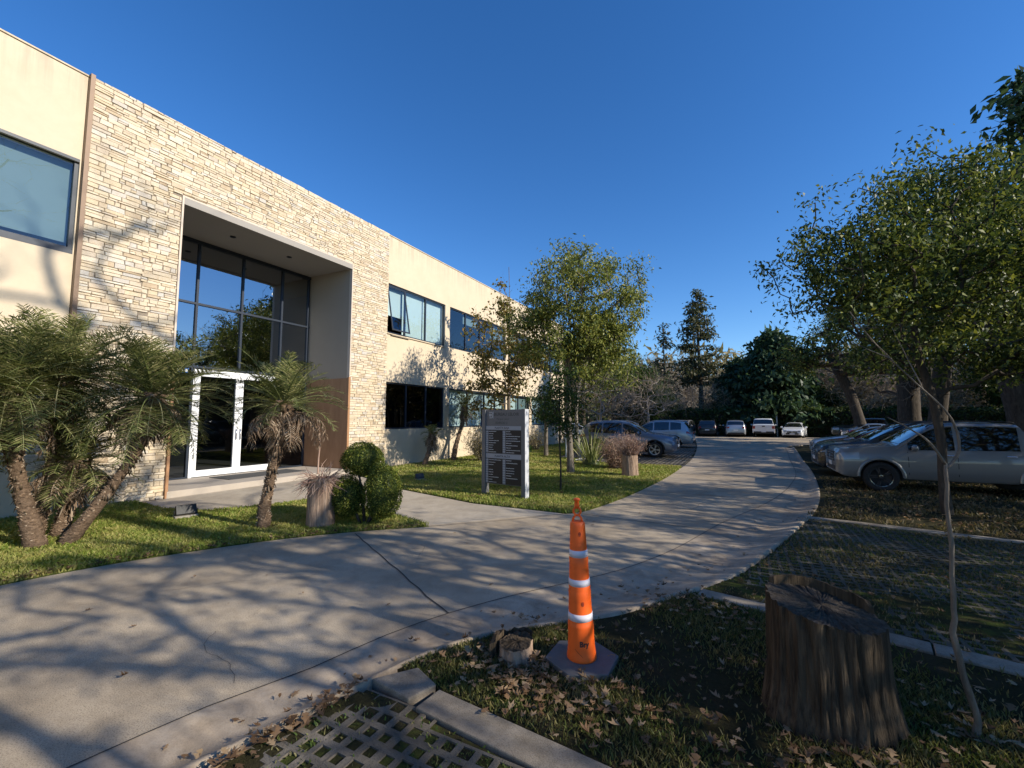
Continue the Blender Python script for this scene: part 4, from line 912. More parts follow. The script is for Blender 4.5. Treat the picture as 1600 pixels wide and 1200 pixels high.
# ---------------------------------------------------------------- shrubs
def shell_bush(rg, c, r, n, lump=.06):
    d = rand_unit(rg, n); rr_ = 1+lump*np.sin(5*d[:, 0]+3*d[:, 2])+rg.normal(size=n)*.03
    return np.array(c)+d*np.array(r)*rr_[:, None], d
t = empty('boxwood_topiary', (-5.5,5.42,0), 'clipped boxwood of three rounded balls beside the wooden planter', 'shrub')
rg = np.random.default_rng(120)
balls = [((-.19,.04,1.07),(.34,.34,.28)), ((-.31,-.16,.47),(.27,.27,.33)), ((.28,.03,.57),(.30,.30,.43))]
mb = MB()
for c_, r_ in balls:
    M = Matrix.Translation(c_) @ Matrix.Diagonal((*[q*.86 for q in r_], 1)); mb.lathe([(math.sin(k*math.pi/8)+.001, -math.cos(k*math.pi/8)) for k in range(9)], 14, M)
mb.build('inner_foliage', MATS['leaf_hedge'], t, True)
mb = MB()
for x0, y0, x1, y1, z1 in ((-.1,-.05,-.27,-.18,.4),(-.05,0,.18,.08,.4),(-.08,0,-.2,-.05,.9),(-.05,.03,.05,.1,.5)): mb.tube([(x0,y0,0),((x0+x1)/2+.03,(y0+y1)/2,z1*.5),(x1,y1,z1)], [.03,.022,.015], 7)
mb.build('stems', MATS['bark_dark'], t, True)
P = np.concatenate([shell_bush(rg, c_, r_, int(5200*r_[0]*r_[2]/.12))[0] for c_, r_ in balls]+[shell_bush(rg, c_, tuple(q*.93 for q in r_), 2500)[0] for c_, r_ in balls])
np_mesh('foliage', leaf_quads(rg, P, .026, .016, -.2, .4), 4, MATS['leaf_box'], t)
def straps(name, label, loc, n, ln, wd, seed, mat, cat='plant', lean=1.0, base=.15):
    rg = np.random.default_rng(seed); t = empty(name, loc, label, cat); mb = MB()
    for i in range(n):
        az = rg.uniform(0, 6.28); el = R(rg.uniform(50, 88)) if lean < 1.2 else R(rg.uniform(25, 85)); L = ln*rg.uniform(.6, 1.1); p = Vector((math.cos(az)*rg.uniform(0, base), math.sin(az)*rg.uniform(0, base), 0)); vs = []; N = 6; s = Vector((-math.sin(az), math.cos(az), 0))
        for k in range(N+1):
            w_ = wd*(1-(k/N)**2.2)+.002; vs += [p-s*w_*.5, p+s*w_*.5]; e2_ = el-lean*.7*(k/N)**2
            p = p+Vector((math.cos(az)*math.cos(e2_), math.sin(az)*math.cos(e2_), math.sin(e2_)))*L/N
        mb.add(vs, [(2*k, 2*k+1, 2*k+3, 2*k+2) for k in range(N)])
    mb.build('leaves', MATS[mat], t); mb = MB(); mb.lathe([(base*1.1, 0), (base*1.0, .12), (base*.6, .26)], 10); mb.build('leaf_base', MATS['leaf_hedge'], t, True); return t
straps('flax_plant', 'clump of upright strap leaves, left of the two dry pink shrubs', (-5.05,16.2,0), 85, 1.55, .05, 130, 'leaf_strap', lean=.9, base=.33)
straps('grass_clump', 'low bright green clump at the foot of the wall behind the sign', (-9.9,20.6,0), 120, .55, .03, 131, 'leaf_clump', lean=1.3, base=.3)
def twiggy(name, label, loc, r, h, n, seed, mat, leaf=None, lsize=.04, cat='shrub', base=.1, group=None, nl=1500):
    rg = np.random.default_rng(seed); t = empty(name, loc, label, cat, group); mb = MB(); tips = []
    for i in range(n):
        az = rg.uniform(0, 6.28); rr_ = r*math.sqrt(rg.random()); e = Vector((math.cos(az)*rr_, math.sin(az)*rr_, h*rg.uniform(.45, 1.0)*(1-.25*rr_/r))); b_ = Vector((math.cos(az)*base*rg.random(), math.sin(az)*base*rg.random(), 0))
        pts = [b_]; 
        for k in range(1, 5): pts.append(b_.lerp(e, k/4)+Vector(rg.normal(size=3))*.035*h)
        mb.tube(pts, [.011, .009, .007, .005, .003], 4, cap=False); tips += pts[2:]
        for k in range(3):
            q = pts[rg.integers(1, 5)]; d = (Vector(rg.normal(size=3))+Vector((0,0,.4))).normalized()*rg.uniform(.1, .28)*h; mb.tube([q, q+d*.5+Vector(rg.normal(size=3))*.02, q+d], [.006, .004, .002], 4, cap=False); tips.append(q+d)
    mb.build('branches', MATS[mat], t)
    if leaf:
        P = np.array([tuple(p) for p in tips]); P = P[rg.integers(0, len(P), nl)]+rg.normal(size=(nl, 3))*.07; np_mesh('foliage', leaf_quads(rg, P, lsize, lsize*.5, .2), 4, MATS[leaf], t)
    return t
twiggy('dry_shrub', 'dry pink-brown bushy shrub between strap leaves and the planter stump', (-3.85,15.4,0), .62, 1.25, 210, 140, 'twig_pink', 'leaf_dead', .05, nl=2600, base=.25)
twiggy('wall_shrub', 'sparse rusty leaved shrub against the wall, left of the directory sign', (-9.5,15.6,0), .75, 1.75, 70, 141, 'bark_grey', 'leaf_rust', .07, nl=1700)
twiggy('wall_shrub', 'tawny leaved shrub in front of the wall just above the sign top', (-10.4,18.6,0), .8, 1.3, 60, 142, 'bark_grey', 'leaf_rust', .08, nl=1500)
twiggy('wall_shrub', 'brown shrub at the wall right of the sign', (-10.2,22.4,0), .8, 1.3, 60, 143, 'bark_grey', 'leaf_rust', .08, nl=1200)
# wavy sapling in the right foreground
t = empty('sapling', (1.06,3.39,0), 'thin leafless crooked sapling in the right foreground beside the big stump', 'sapling')

# ---------------------------------------------------------------- trees south-east of the camera whose shade falls on the drive
def shade(label, loc, seed, h, rx, n, nl, rb=.2, leaf='leaf_oval', L=.16):
    rg = np.random.default_rng(seed); n = int(n*1.7); c_ = envelope(rg, n, 0, (0,0,h*.6), (rx,rx,h*.38))
    return make_tree('broadleaf_tree', label, loc, [(0,0,0),(.05,0,h*.1),(0,.05,h*.2),(.1,0,h*.32),(0,0,h*.45),(.1,.1,h*.6)], c_, leaf, 'bark_dark', seed, .012, rb, nl, L*.8, L*.38, .27, .4, sides=8, bend=.3, twigs=3, tw_len=.6, tw_r=.008)
shade('airy evergreen right of the frame shading the drive', (8.6,4.6,0), 301, 8.5, 3.8, 75, 42, .16)
shade('dense evergreen right of the frame shading the paver bay', (9.8,8.6,0), 302, 7.4, 3.2, 80, 50, .22)
shade('low bushy tree right of the frame beside the paver bay', (6.4,5.2,0), 304, 4.6, 1.9, 48, 50, .12)
shade('airy tree behind the camera to the right', (8.0,-1.6,0), 305, 9.0, 3.8, 60, 36, .16)
shade('dense evergreen right of the frame beside the verge', (10.8,12.6,0), 308, 7.0, 3.0, 80, 60, .2)
shade('evergreen right of the frame beyond the silver pickup tail', (12.4,16.4,0), 309, 7.4, 3.0, 80, 50, .2)
bare('bare_tree', 'very tall leafless tree right of the frame', (11.5,4.2,0), 20, 5.0, 306, 60, 'bark_dark', 'twig_brown', twl=1.0, rb=.22, base=.3, twigs=4, tr_=.01)
bare('bare_tree', 'wide leafless tree right of the frame near the camera', (5.6,1.2,0), 8.0, 3.4, 307, 46, 'bark_dark', 'twig_brown', twl=.6, rb=.10, base=.22, twigs=3, tr_=.005)
mb = MB(); S0 = (-1.06+0, 0, 0)
def P_(l): o = t.location; return [(x-o.x, y-o.y, z) for x, y, z in l]
rs = random.Random(5)
def fine(pts, k=4, j=.004):
    out = []
    P3 = [Vector(p) for p in pts]; P3 = [P3[0]*2-P3[1]]+P3+[P3[-1]*2-P3[-2]]
    for i in range(1, len(P3)-2):
        for q in range(k):
            u = q/k; a, b, c, d = P3[i-1:i+3]; out.append(.5*((2*b)+(c-a)*u+(2*a-5*b+4*c-d)*u*u+(3*b-a-3*c+d)*u**3)+Vector((rs.uniform(-j, j), rs.uniform(-j, j), 0)))
    out.append(P3[-2]); return out
main = fine(P_([(1.06,3.39,-.02),(1.09,3.40,.10),(1.045,3.37,.33),(1.01,3.36,.53),(1.02,3.36,.70),(1.03,3.37,1.05),(1.03,3.37,1.26),(1.035,3.37,1.50)]))
mb.tube(main, [.019-.0105*i/(len(main)-1) for i in range(len(main))], 8, True, .12, rs); mb.build('trunk', MATS['bark_grey'], t, True)
for l, r_ in (([(1.035,3.37,1.49),(.96,3.33,1.62),(.86,3.28,1.70),(.76,3.23,1.76)], .008), ([(1.035,3.37,1.47),(1.09,3.40,1.53),(1.115,3.41,1.62),(1.09,3.40,1.73),(1.04,3.37,1.82),(.94,3.32,1.93),(.82,3.26,2.07),(.70,3.20,2.22),(.60,3.15,2.38)], .0085), ([(.95,3.325,1.92),(.9,3.35,2.1),(.84,3.36,2.3)], .004), ([(.80,3.25,2.1),(.72,3.22,2.14),(.62,3.2,2.2)], .004), ([(.9,3.30,1.66),(.84,3.30,1.6),(.8,3.3,1.57)], .004)):
    m = MB(); f = fine(P_(l), 4, .002); m.tube(f, [r_*(1-.7*i/(len(f)-1)) for i in range(len(f))], 6, True, .1, rs); m.build('branch', MATS['bark_grey'], t, True)
# ---------------------------------------------------------------- text
def text_mb(s, size, bold=0.0):
    c = bpy.data.curves.new('t', 'FONT'); c.body = s; c.size = size; c.offset = bold; c.resolution_u = 2; c.align_x = 'LEFT'
    o = bpy.data.objects.new('t', c); C.collection.objects.link(o); dg = bpy.context.evaluated_depsgraph_get(); me = bpy.data.meshes.new_from_object(o.evaluated_get(dg))
    m = MB(); m.v = [tuple(v.co) for v in me.vertices]; m.f = [tuple(p.vertices) for p in me.polygons]; m.m = [0]*len(m.f)
    bpy.data.objects.remove(o); bpy.data.meshes.remove(me); bpy.data.curves.remove(c); return m
# ---------------------------------------------------------------- directory sign
ang = math.atan2(8.62-8.80, -4.17+5.38)
t = empty('directory_sign', (-5.38,8.80,0), 'grey metal directory sign with black name panels standing on two posts', 'sign', rz=ang)
def bp(name, boxes, mat, parent, bev=0):
    m = MB()
    for a, b in boxes: m.box(a, b)
    o = m.build(name, MATS[mat], parent)
    if bev: bv = o.modifiers.new('b', 'BEVEL'); bv.width = bev; bv.segments = 2
    return o
bp('post', [((0,0,-.05),(.105,.15,1.975))], 'sign_grey', t, .004); bp('post', [((1.125,0,-.05),(1.225,.15,1.975))], 'sign_grey', t, .004)
bp('sunlit_post_side', [((1.2255,.002,0),(1.229,.148,1.973))], 'sign_sunlit', t)  # pale plate: the sun on the right post's side is put into its colour
pn = bp('panel', [((.106,.03,.28),(1.124,.10,1.968))], 'sign_grey', t)
bp('title_strip', [((.112,.022,1.51),(1.118,.029,1.595))], 'sign_strip', pn); bp('title_strip', [((.112,.022,.862),(1.118,.029,.962))], 'sign_strip', pn)
for x0, x1 in ((.112,.178),(.60,.675)):
    for z0, z1 in ((.99,1.485),(.30,.84)):
        m = MB(); n = 10
        for k in range(n): zz = z0+(z1-z0)*k/n; m.box((x0, .020, zz+.006), (x1, .029, zz+(z1-z0)/n-.006))
        m.build('number_column', MATS['sign_strip'], pn)
rs = random.Random(12)
for x0, x1 in ((.185,.59),(.685,1.112)):
    for z0, z1 in ((.975,1.495),(.292,.85)):
        pl = bp('name_panel', [((x0,.021,z0),(x1,.029,z1))], 'sign_black', pn); m = MB(); n = 10
        for k in range(n):
            if z0 < .5 and ((k == 6 and x0 < .5) or (k in (7,) and x0 > .5) or (k < 2 and x0 > .5)): continue
            zz = z0+(z1-z0)*(k+.35)/n; xx = x0+.012; xe = x0+(x1-x0)*rs.choice([.3,.35,.5,.55,.75,.92])
            while xx < xe:                                   # rows of unreadably small characters
                w_ = rs.uniform(.007,.016); m.box((xx, .0195, zz), (min(xx+w_, x1-.01), .0208, zz+rs.uniform(.012,.018))); xx += w_+.005
        m.build('name_lines', MATS['sign_light'], pl)
def sign_text(s, size, x, z, mat, bold=0, y=.0195):
    m = text_mb(s, size, bold); m.v = [(vx+x, y, vy+z) for vx, vy, vz in m.v]; return m.build('lettering', MATS[mat], pn)
sign_text('BUREAU LELOIR', .098, .345, 1.83, 'sign_ink', .002, .0285); sign_text('Parque Leloir', .066, .42, 1.735, 'sign_ink', 0, .0285); sign_text('EDIFICIO 2', .072, .385, 1.642, 'sign_ink', .001, .0285)
sign_text('PLANTA BAJA', .068, .37, 1.53, 'sign_ink', .001, .0205); sign_text('PLANTA ALTA', .068, .37, .888, 'sign_ink', .001, .0205)
m = MB()
m.box((.315,.026,1.765),(.322,.029,1.93)); 
for z0, z1 in ((1.905,1.918),(1.775,1.788)): m.box((.205,.026,z0),(.275,.029,z1))
for z_ in (1.868,1.846,1.824): m.box((.195,.026,z_-.006),(.262,.029,z_+.006))
for cz in (1.882,1.812):
    for k in range(8):
        a0 = -math.pi/2+math.pi*k/8; a1 = -math.pi/2+math.pi*(k+1)/8; ro, ri = .036, .024
        m.add([(.268+math.cos(a)*r_, .0285, cz+math.sin(a)*r_) for a, r_ in ((a0, ri), (a0, ro), (a1, ro), (a1, ri))], [(0,1,2,3)])
m.build('logo', MATS['sign_light'], pn)
# ---------------------------------------------------------------- delineator cone
t = empty('traffic_delineator', (-1.06,3.12,0), 'tall orange channelizer cone with three white bands on a dark rubber base', 'traffic cone', rz=.3)
m = MB(); hexa = [(math.cos(R(k*60+12))*.265, math.sin(R(k*60+12))*.265) for k in range(6)]; m.prism(hexa, .025, .062); b_ = m.build('base', MATS['cone_base'], t); bv = b_.modifiers.new('b', 'BEVEL'); bv.width = .006; bv.segments = 2
m = MB(); tilt = Matrix.Rotation(R(-1.2), 4, 'Y')
rad = lambda z: .100-.047*(z-.06)/.94
prof = [(.104,.05),(.106,.075),(.101,.10)]
for z_, kk in ((.14,0),(.22,0),(.285,1),(.30,1),(.31,0),(.33,0),(.40,0),(.47,0),(.52,1),(.535,0),(.56,1),(.57,0),(.62,0),(.70,0),(.75,1),(.76,0),(.82,0),(.90,0),(.97,0),(.995,0)): prof.append((rad(z_)+.0035*kk, z_))
prof += [(rad(1.0)-.006,1.005)]
m.lathe(prof, 36, tilt); body = m.build('body', MATS['cone_orange'], t, True)
for z_ in (.352,.585,.785):
    m = MB(); m.lathe([(rad(z_-.024)-.004, z_-.024), (rad(z_-.024)+.0025, z_-.024), (rad(z_+.024)+.0025, z_+.024), (rad(z_+.024)-.004, z_+.024)], 36, tilt); m.build('reflective_band', MATS['cone_band'], body, True)
m = MB(); T_ = lambda x, y, z: tuple(tilt @ Vector((x, y, z)))
for s in (-1, 1):
    m.tube([T_(s*.034,0,1.0), T_(s*.028,0,1.03), T_(s*.012,0,1.05), T_(s*.026,0,1.07), T_(s*.024,0,1.09), T_(s*.010,0,1.105)], .0085, 8)
m.tube([T_(-.014,0,1.05), T_(.014,0,1.05)], .009, 8)
m.lathe([(.017,1.098),(.018,1.12),(.015,1.15),(.024,1.158),(.024,1.166),(.016,1.172)], 16, tilt); m.build('handle', MATS['cone_orange'], body, True)
rs = random.Random(4)
# pressed-in teardrop marks and a scratch, thin plates that follow the cone's side
def on_cone(m, pts, z0, a0, lift=.0025):
    vs = []
    for x, z in pts:
        zz = z0+z; r_ = rad(zz)+lift; a = a0+x/r_; vs.append(T_(math.cos(a)*r_, math.sin(a)*r_, zz))
    return vs
CA = math.atan2(-3.12, 1.06)-.3
for z_, a_ in ((.93,CA+.25),(.455,CA+.25)):
    m = MB(); n = 12; pts = [(.009*math.cos(2*math.pi*k/n), .011*math.sin(2*math.pi*k/n)*(1 if k < 7 else 1.9)) for k in range(n)]; vs = on_cone(m, pts, z_, a_); m.add(vs, [tuple(range(n))]); m.build('moulded_mark', plain('cone_dark_orange', (.28,.03,.006), .6), body)
m = text_mb('Bry', .05, .0015); vs = [T_(*( (lambda a, r_, zz: (math.cos(a)*r_, math.sin(a)*r_, zz))(CA-.12+vx/.1, rad(.17+vy)+.003, .17+vy)) ) for vx, vy, vz in m.v]; m.v = vs; m.build('painted_letters', MATS['black_ink'], body)
m = MB(); 
for k in range(6):
    x0, z0 = -.045+k*.018, .15-k*.016; x1, z1 = x0+.018, z0-.016
    m.add(on_cone(m, [(x0, z0-.002), (x1, z1-.002), (x1, z1+.002), (x0, z0+.002)], 0, CA), [(0,1,2,3)])
m.build('scratch', MATS['cone_dark_orange'], body)
# ---------------------------------------------------------------- stumps and log planters
def log(name, label, loc, r, h, seed, top, bark='bark_stump', cutm='wood_cut', groove=.03, flare=.12, n=150, back=None, hollow=0, cat='tree stump', tilt=(0,0), rz=0):
    rr_ = random.Random(seed); t = empty(name, loc, label, cat, rz=rz); ph = [rr_.uniform(0, 6.28) for _ in range(8)]
    lump = lambda a: 1+.05*math.sin(2*a+ph[0])+.035*math.sin(3*a+ph[1])+.02*math.sin(5*a+ph[2])
    gr = [.5*math.sin(k*.9+ph[4])+.4*math.sin(k*2.3+ph[5])+rr_.uniform(-.5, .3) for k in range(n)]; gr = [g_ if rr_.random() < .9 else -1.7 for g_ in gr]; gr = [(gr[k-1]+2*gr[k]+gr[(k+1) % n])/4 for k in range(n)]
    zs = [-.03, 0, h*.06, h*.15, h*.3, h*.45, h*.6, h*.75, h*.88, h*.96, 1]; m = MB(); vs = []
    top_z = lambda a: h+tilt[0]*math.cos(a)*r+tilt[1]*math.sin(a)*r+rr_.uniform(-.006, .006)
    tz = [top_z(2*math.pi*k/n) for k in range(n)]
    for zi, z in enumerate(zs):
        for k in range(n):
            a = 2*math.pi*(k+ .35*math.sin(zi*.6+k*.35))/n; f = max(0, z if z != 1 else h)/h
            rad_ = r*lump(a)*(1+flare*(1-f)**3+.03*(1-f)*math.sin(5*a+ph[3]))+groove*r*gr[k]*(.7+.5*math.sin(zi*1.3+k))
            zz = tz[k] if z == 1 else min(z, tz[k]-.012); vs.append((rad_*math.cos(a), rad_*math.sin(a), zz))
    fs = []
    for i in range(len(zs)-1):
        for k in range(n): k2 = (k+1) % n; fs.append((i*n+k, i*n+k2, (i+1)*n+k2, (i+1)*n+k))
    m.add(vs, fs); m.build('bark', MATS[bark], t)
    m = MB(); vs = [];
    rings = [1.0, .93, .8, .6, .4, .2]
    for ri, f in enumerate(rings):
        for k in range(n):
            o_ = (len(zs)-1)*n+k; x, y, z = 0, 0, 0
            a = 2*math.pi*(k+ .35*math.sin((len(zs)-1)*.6+k*.35))/n; rad_ = (r*lump(a)+groove*r*gr[k]*(.7+.5*math.sin((len(zs)-1)*1.3+k)))*f
            zz = tz[k]*f+h*(1-f)+(rr_.uniform(-.006, .006) if ri else -.001)-(hollow*(1-f) if hollow else 0); vs.append((rad_*math.cos(a), rad_*math.sin(a), zz))
    vs.append((0, 0, h-hollow)); fs = []
    for i in range(len(rings)-1):
        for k in range(n): k2 = (k+1) % n; fs.append((i*n+k, i*n+k2, (i+1)*n+k2, (i+1)*n+k))
    for k in range(n): fs.append(((len(rings)-1)*n+k, (len(rings)-1)*n+(k+1) % n, len(rings)*n))
    m.add(vs, fs); m.build('cut_top', MATS[cutm], t)
    if back:
        a0, a1, hh, th = back; m = MB(); N = 26; vs = []
        for k in range(N+1):
            a = a0+(a1-a0)*k/N; ro = r*lump(a)*.985; ri = ro-th*(.6+.4*math.sin(math.pi*k/N)); zt = h+tilt[0]*math.cos(a)*r+tilt[1]*math.sin(a)*r; q = zt+hh*(1-.45*k/N)*(.85+.15*rr_.random()) if 0 < k < N else zt+hh*.5
            for rad_, z in ((ri, zt-.03), (ri, q), (ro, q-.012), (ro, zt-.03)): vs.append((rad_*math.cos(a), rad_*math.sin(a), z))
        m.add(vs, [(4*k+j, 4*k+4+j, 4*k+4+(j+1) % 4, 4*k+(j+1) % 4) for k in range(N) for j in range(4)]+[(0,1,2,3), (4*N+3, 4*N+2, 4*N+1, 4*N)]); m.build('broken_rim', MATS[bark], t)
    return t
log('tree_stump', 'large dark weathered stump with a raised broken rim in the right foreground', (.40,3.29,0), .295, .63, 201, None, groove=.075, flare=.2, back=(R(25), R(160), .085, .05), tilt=(-.20,.04))
log('tree_stump', 'small low sawn stump with blackened top beside the delineator base', (-1.50,2.96,0), .125, .135, 202, None, bark='wood_planter', cutm='bark_stump', groove=.10, flare=.2, n=48, tilt=(.05,.1))
t = empty('bark_slab', (-1.68,2.99,0), 'curved charred piece of wood leaning left of the small sawn stump', 'wood piece')
m = MB(); vs = []
for k in range(13):
    a = R(80+k*11); 
    for r_, z in ((.20,0),(.20,.13+.02*math.sin(k)),(.155,.15+.015*math.sin(k*2)),(.15,0)): vs.append((.18+math.cos(a)*r_, -.03+math.sin(a)*r_, z))
m.add(vs, [(4*k+j, 4*k+4+j, 4*k+4+(j+1) % 4, 4*k+(j+1) % 4) for k in range(12) for j in range(4)]+[(0,1,2,3), (51,50,49,48)]); m.build('bark', MATS['bark_stump'], t)
p_ = log('log_planter', 'upright pale log planter filled with dry twigs beside the clipped boxwood', (-6.10,4.97,0), .205, .80, 203, None, bark='wood_planter', cutm='soil', groove=.02, flare=.04, hollow=.08, cat='planter')
p2_ = log('log_planter', 'dark split log planter holding a dry pink shrub on the island lawn', (-3.02,13.6,0), .235, .66, 204, None, bark='wood_planter', cutm='soil', groove=.05, flare=.08, n=64, hollow=.05, cat='planter')
t = empty('dry_twigs', (-6.10,4.97,.74), 'tangle of dry twigs heaped on the pale log planter', 'dry plant')
rs = random.Random(31); m = MB()
for i in range(240):
    az = rs.uniform(0, 6.28); b_ = Vector((math.cos(az)*rs.uniform(0,.15), math.sin(az)*rs.uniform(0,.15), rs.uniform(-.02,.06))); az2 = az+rs.uniform(-1.2,1.2); L = rs.uniform(.18,.42); el = rs.uniform(-.5,1.0)
    pts = [b_]; d = Vector((math.cos(az2)*math.cos(el), math.sin(az2)*math.cos(el), math.sin(el)))
    for k in range(3): d = (d+Vector((rs.uniform(-.4,.4), rs.uniform(-.4,.4), rs.uniform(-.6,.15)))).normalized(); pts.append(pts[-1]+d*L/3)
    m.tube(pts, [.006,.005,.004,.002], 4, cap=False)
m.build('twigs', MATS['twig_pink'], t)
m = MB(); m.tube([(-.12,.02,.1),(-.13,.03,.35),(-.10,.03,.6),(-.12,.02,.85),(-.16,.0,1.0)], [.014,.012,.011,.009,.004], 6, False, .2, rs); m.build('tall_twig', MATS['twig_pink'], t)
twiggy('dry_shrub', 'dry pink branching shrub growing out of the dark split log planter', (-3.02,13.6,.58), .55, .85, 150, 145, 'twig_pink', 'leaf_dead', .03, nl=900, base=.16)
# ---------------------------------------------------------------- floodlights
def flood(label, loc, rz, s=1.0):
    t = empty('floodlight', loc, label, 'floodlight', rz=rz, sc=s)
    o = bp('concrete_block', [((-.17,-.11,-.02),(.17,.11,.085))], 'lamp_block', t, .015)
    M = Matrix.Translation((0,0,.17)) @ Matrix.Rotation(R(-28), 4, 'X'); m = MB(); m.box((-.15,-.035,-.085), (.15,.035,.085), M); h_ = m.build('lamp_housing', MATS['lamp_black'], t); bv = h_.modifiers.new('b', 'BEVEL'); bv.width = .008
    m = MB(); m.box((-.135,.0355,-.07), (.135,.038,.07), M); m.build('lens', MATS['smoked_lamp'], h_)
    m = MB(); m.tube([(-.16,0,.08),(-.165,0,.17)], .01, 6); m.tube([(.16,0,.08),(.165,0,.17)], .01, 6); m.build('bracket', MATS['lamp_black'], t)
flood('black floodlight on a concrete block on the lawn between the palms', (-8.65,4.26,0), R(75))
flood('small floodlight on the island lawn left of the directory sign', (-8.15,9.95,0), R(60), .8)
t = empty('white_rock_pile', (-5.75,17.3,0), 'few pale broken blocks lying left of the strap leaf clump', 'rubble')
for k, (x, y, s) in enumerate(((0,0,.16),(.3,.1,.2),(.55,-.05,.15),(-.25,.1,.1))):
    m = MB(); M = Matrix.Translation((x, y, s*.45)) @ Matrix.Rotation(k*1.1, 4, 'Z') @ Matrix.Rotation(.25*k, 4, 'X'); m.box((-s,-s*.6,-s*.5), (s,s*.6,s*.5), M); o = m.build('block', MATS['white_stone'], t); bv = o.modifiers.new('b', 'BEVEL'); bv.width = .03
def post(label, loc, h, wd, mat, lean=0, cat='post', cap=None):
    t = empty('marker_post', loc, label, cat); m = MB(); M = Matrix.Rotation(lean, 4, 'Y'); m.box((-wd/2,-wd*.3,0), (wd/2,wd*.3,h*.55), M); o = m.build('shaft', MATS[mat], t)
    m = MB(); m.box((-wd/2-.003,-wd*.32,h*.5502), (wd/2+.003,wd*.32,h), M); m.build('board', MATS[cap or mat], t)
post('slim white marker post on the lawn behind the thin young tree', (-6.9,18.5,0), 1.35, .05, 'white_decal')
post('thin pale post in front of the hedge between the silver SUV and white pickup', (1.45,52.6,0), 2.2, .16, 'post_pale')
post('thin white post under the broad dark conifer, between the white pickup and white coupe', (3.45,52.8,0), 2.9, .12, 'post_pale')
post('leaning pale board on a post behind the silver pickup', (8.3,18.2,0), 2.55, .16, 'post_green', -.10, cap='post_pale')
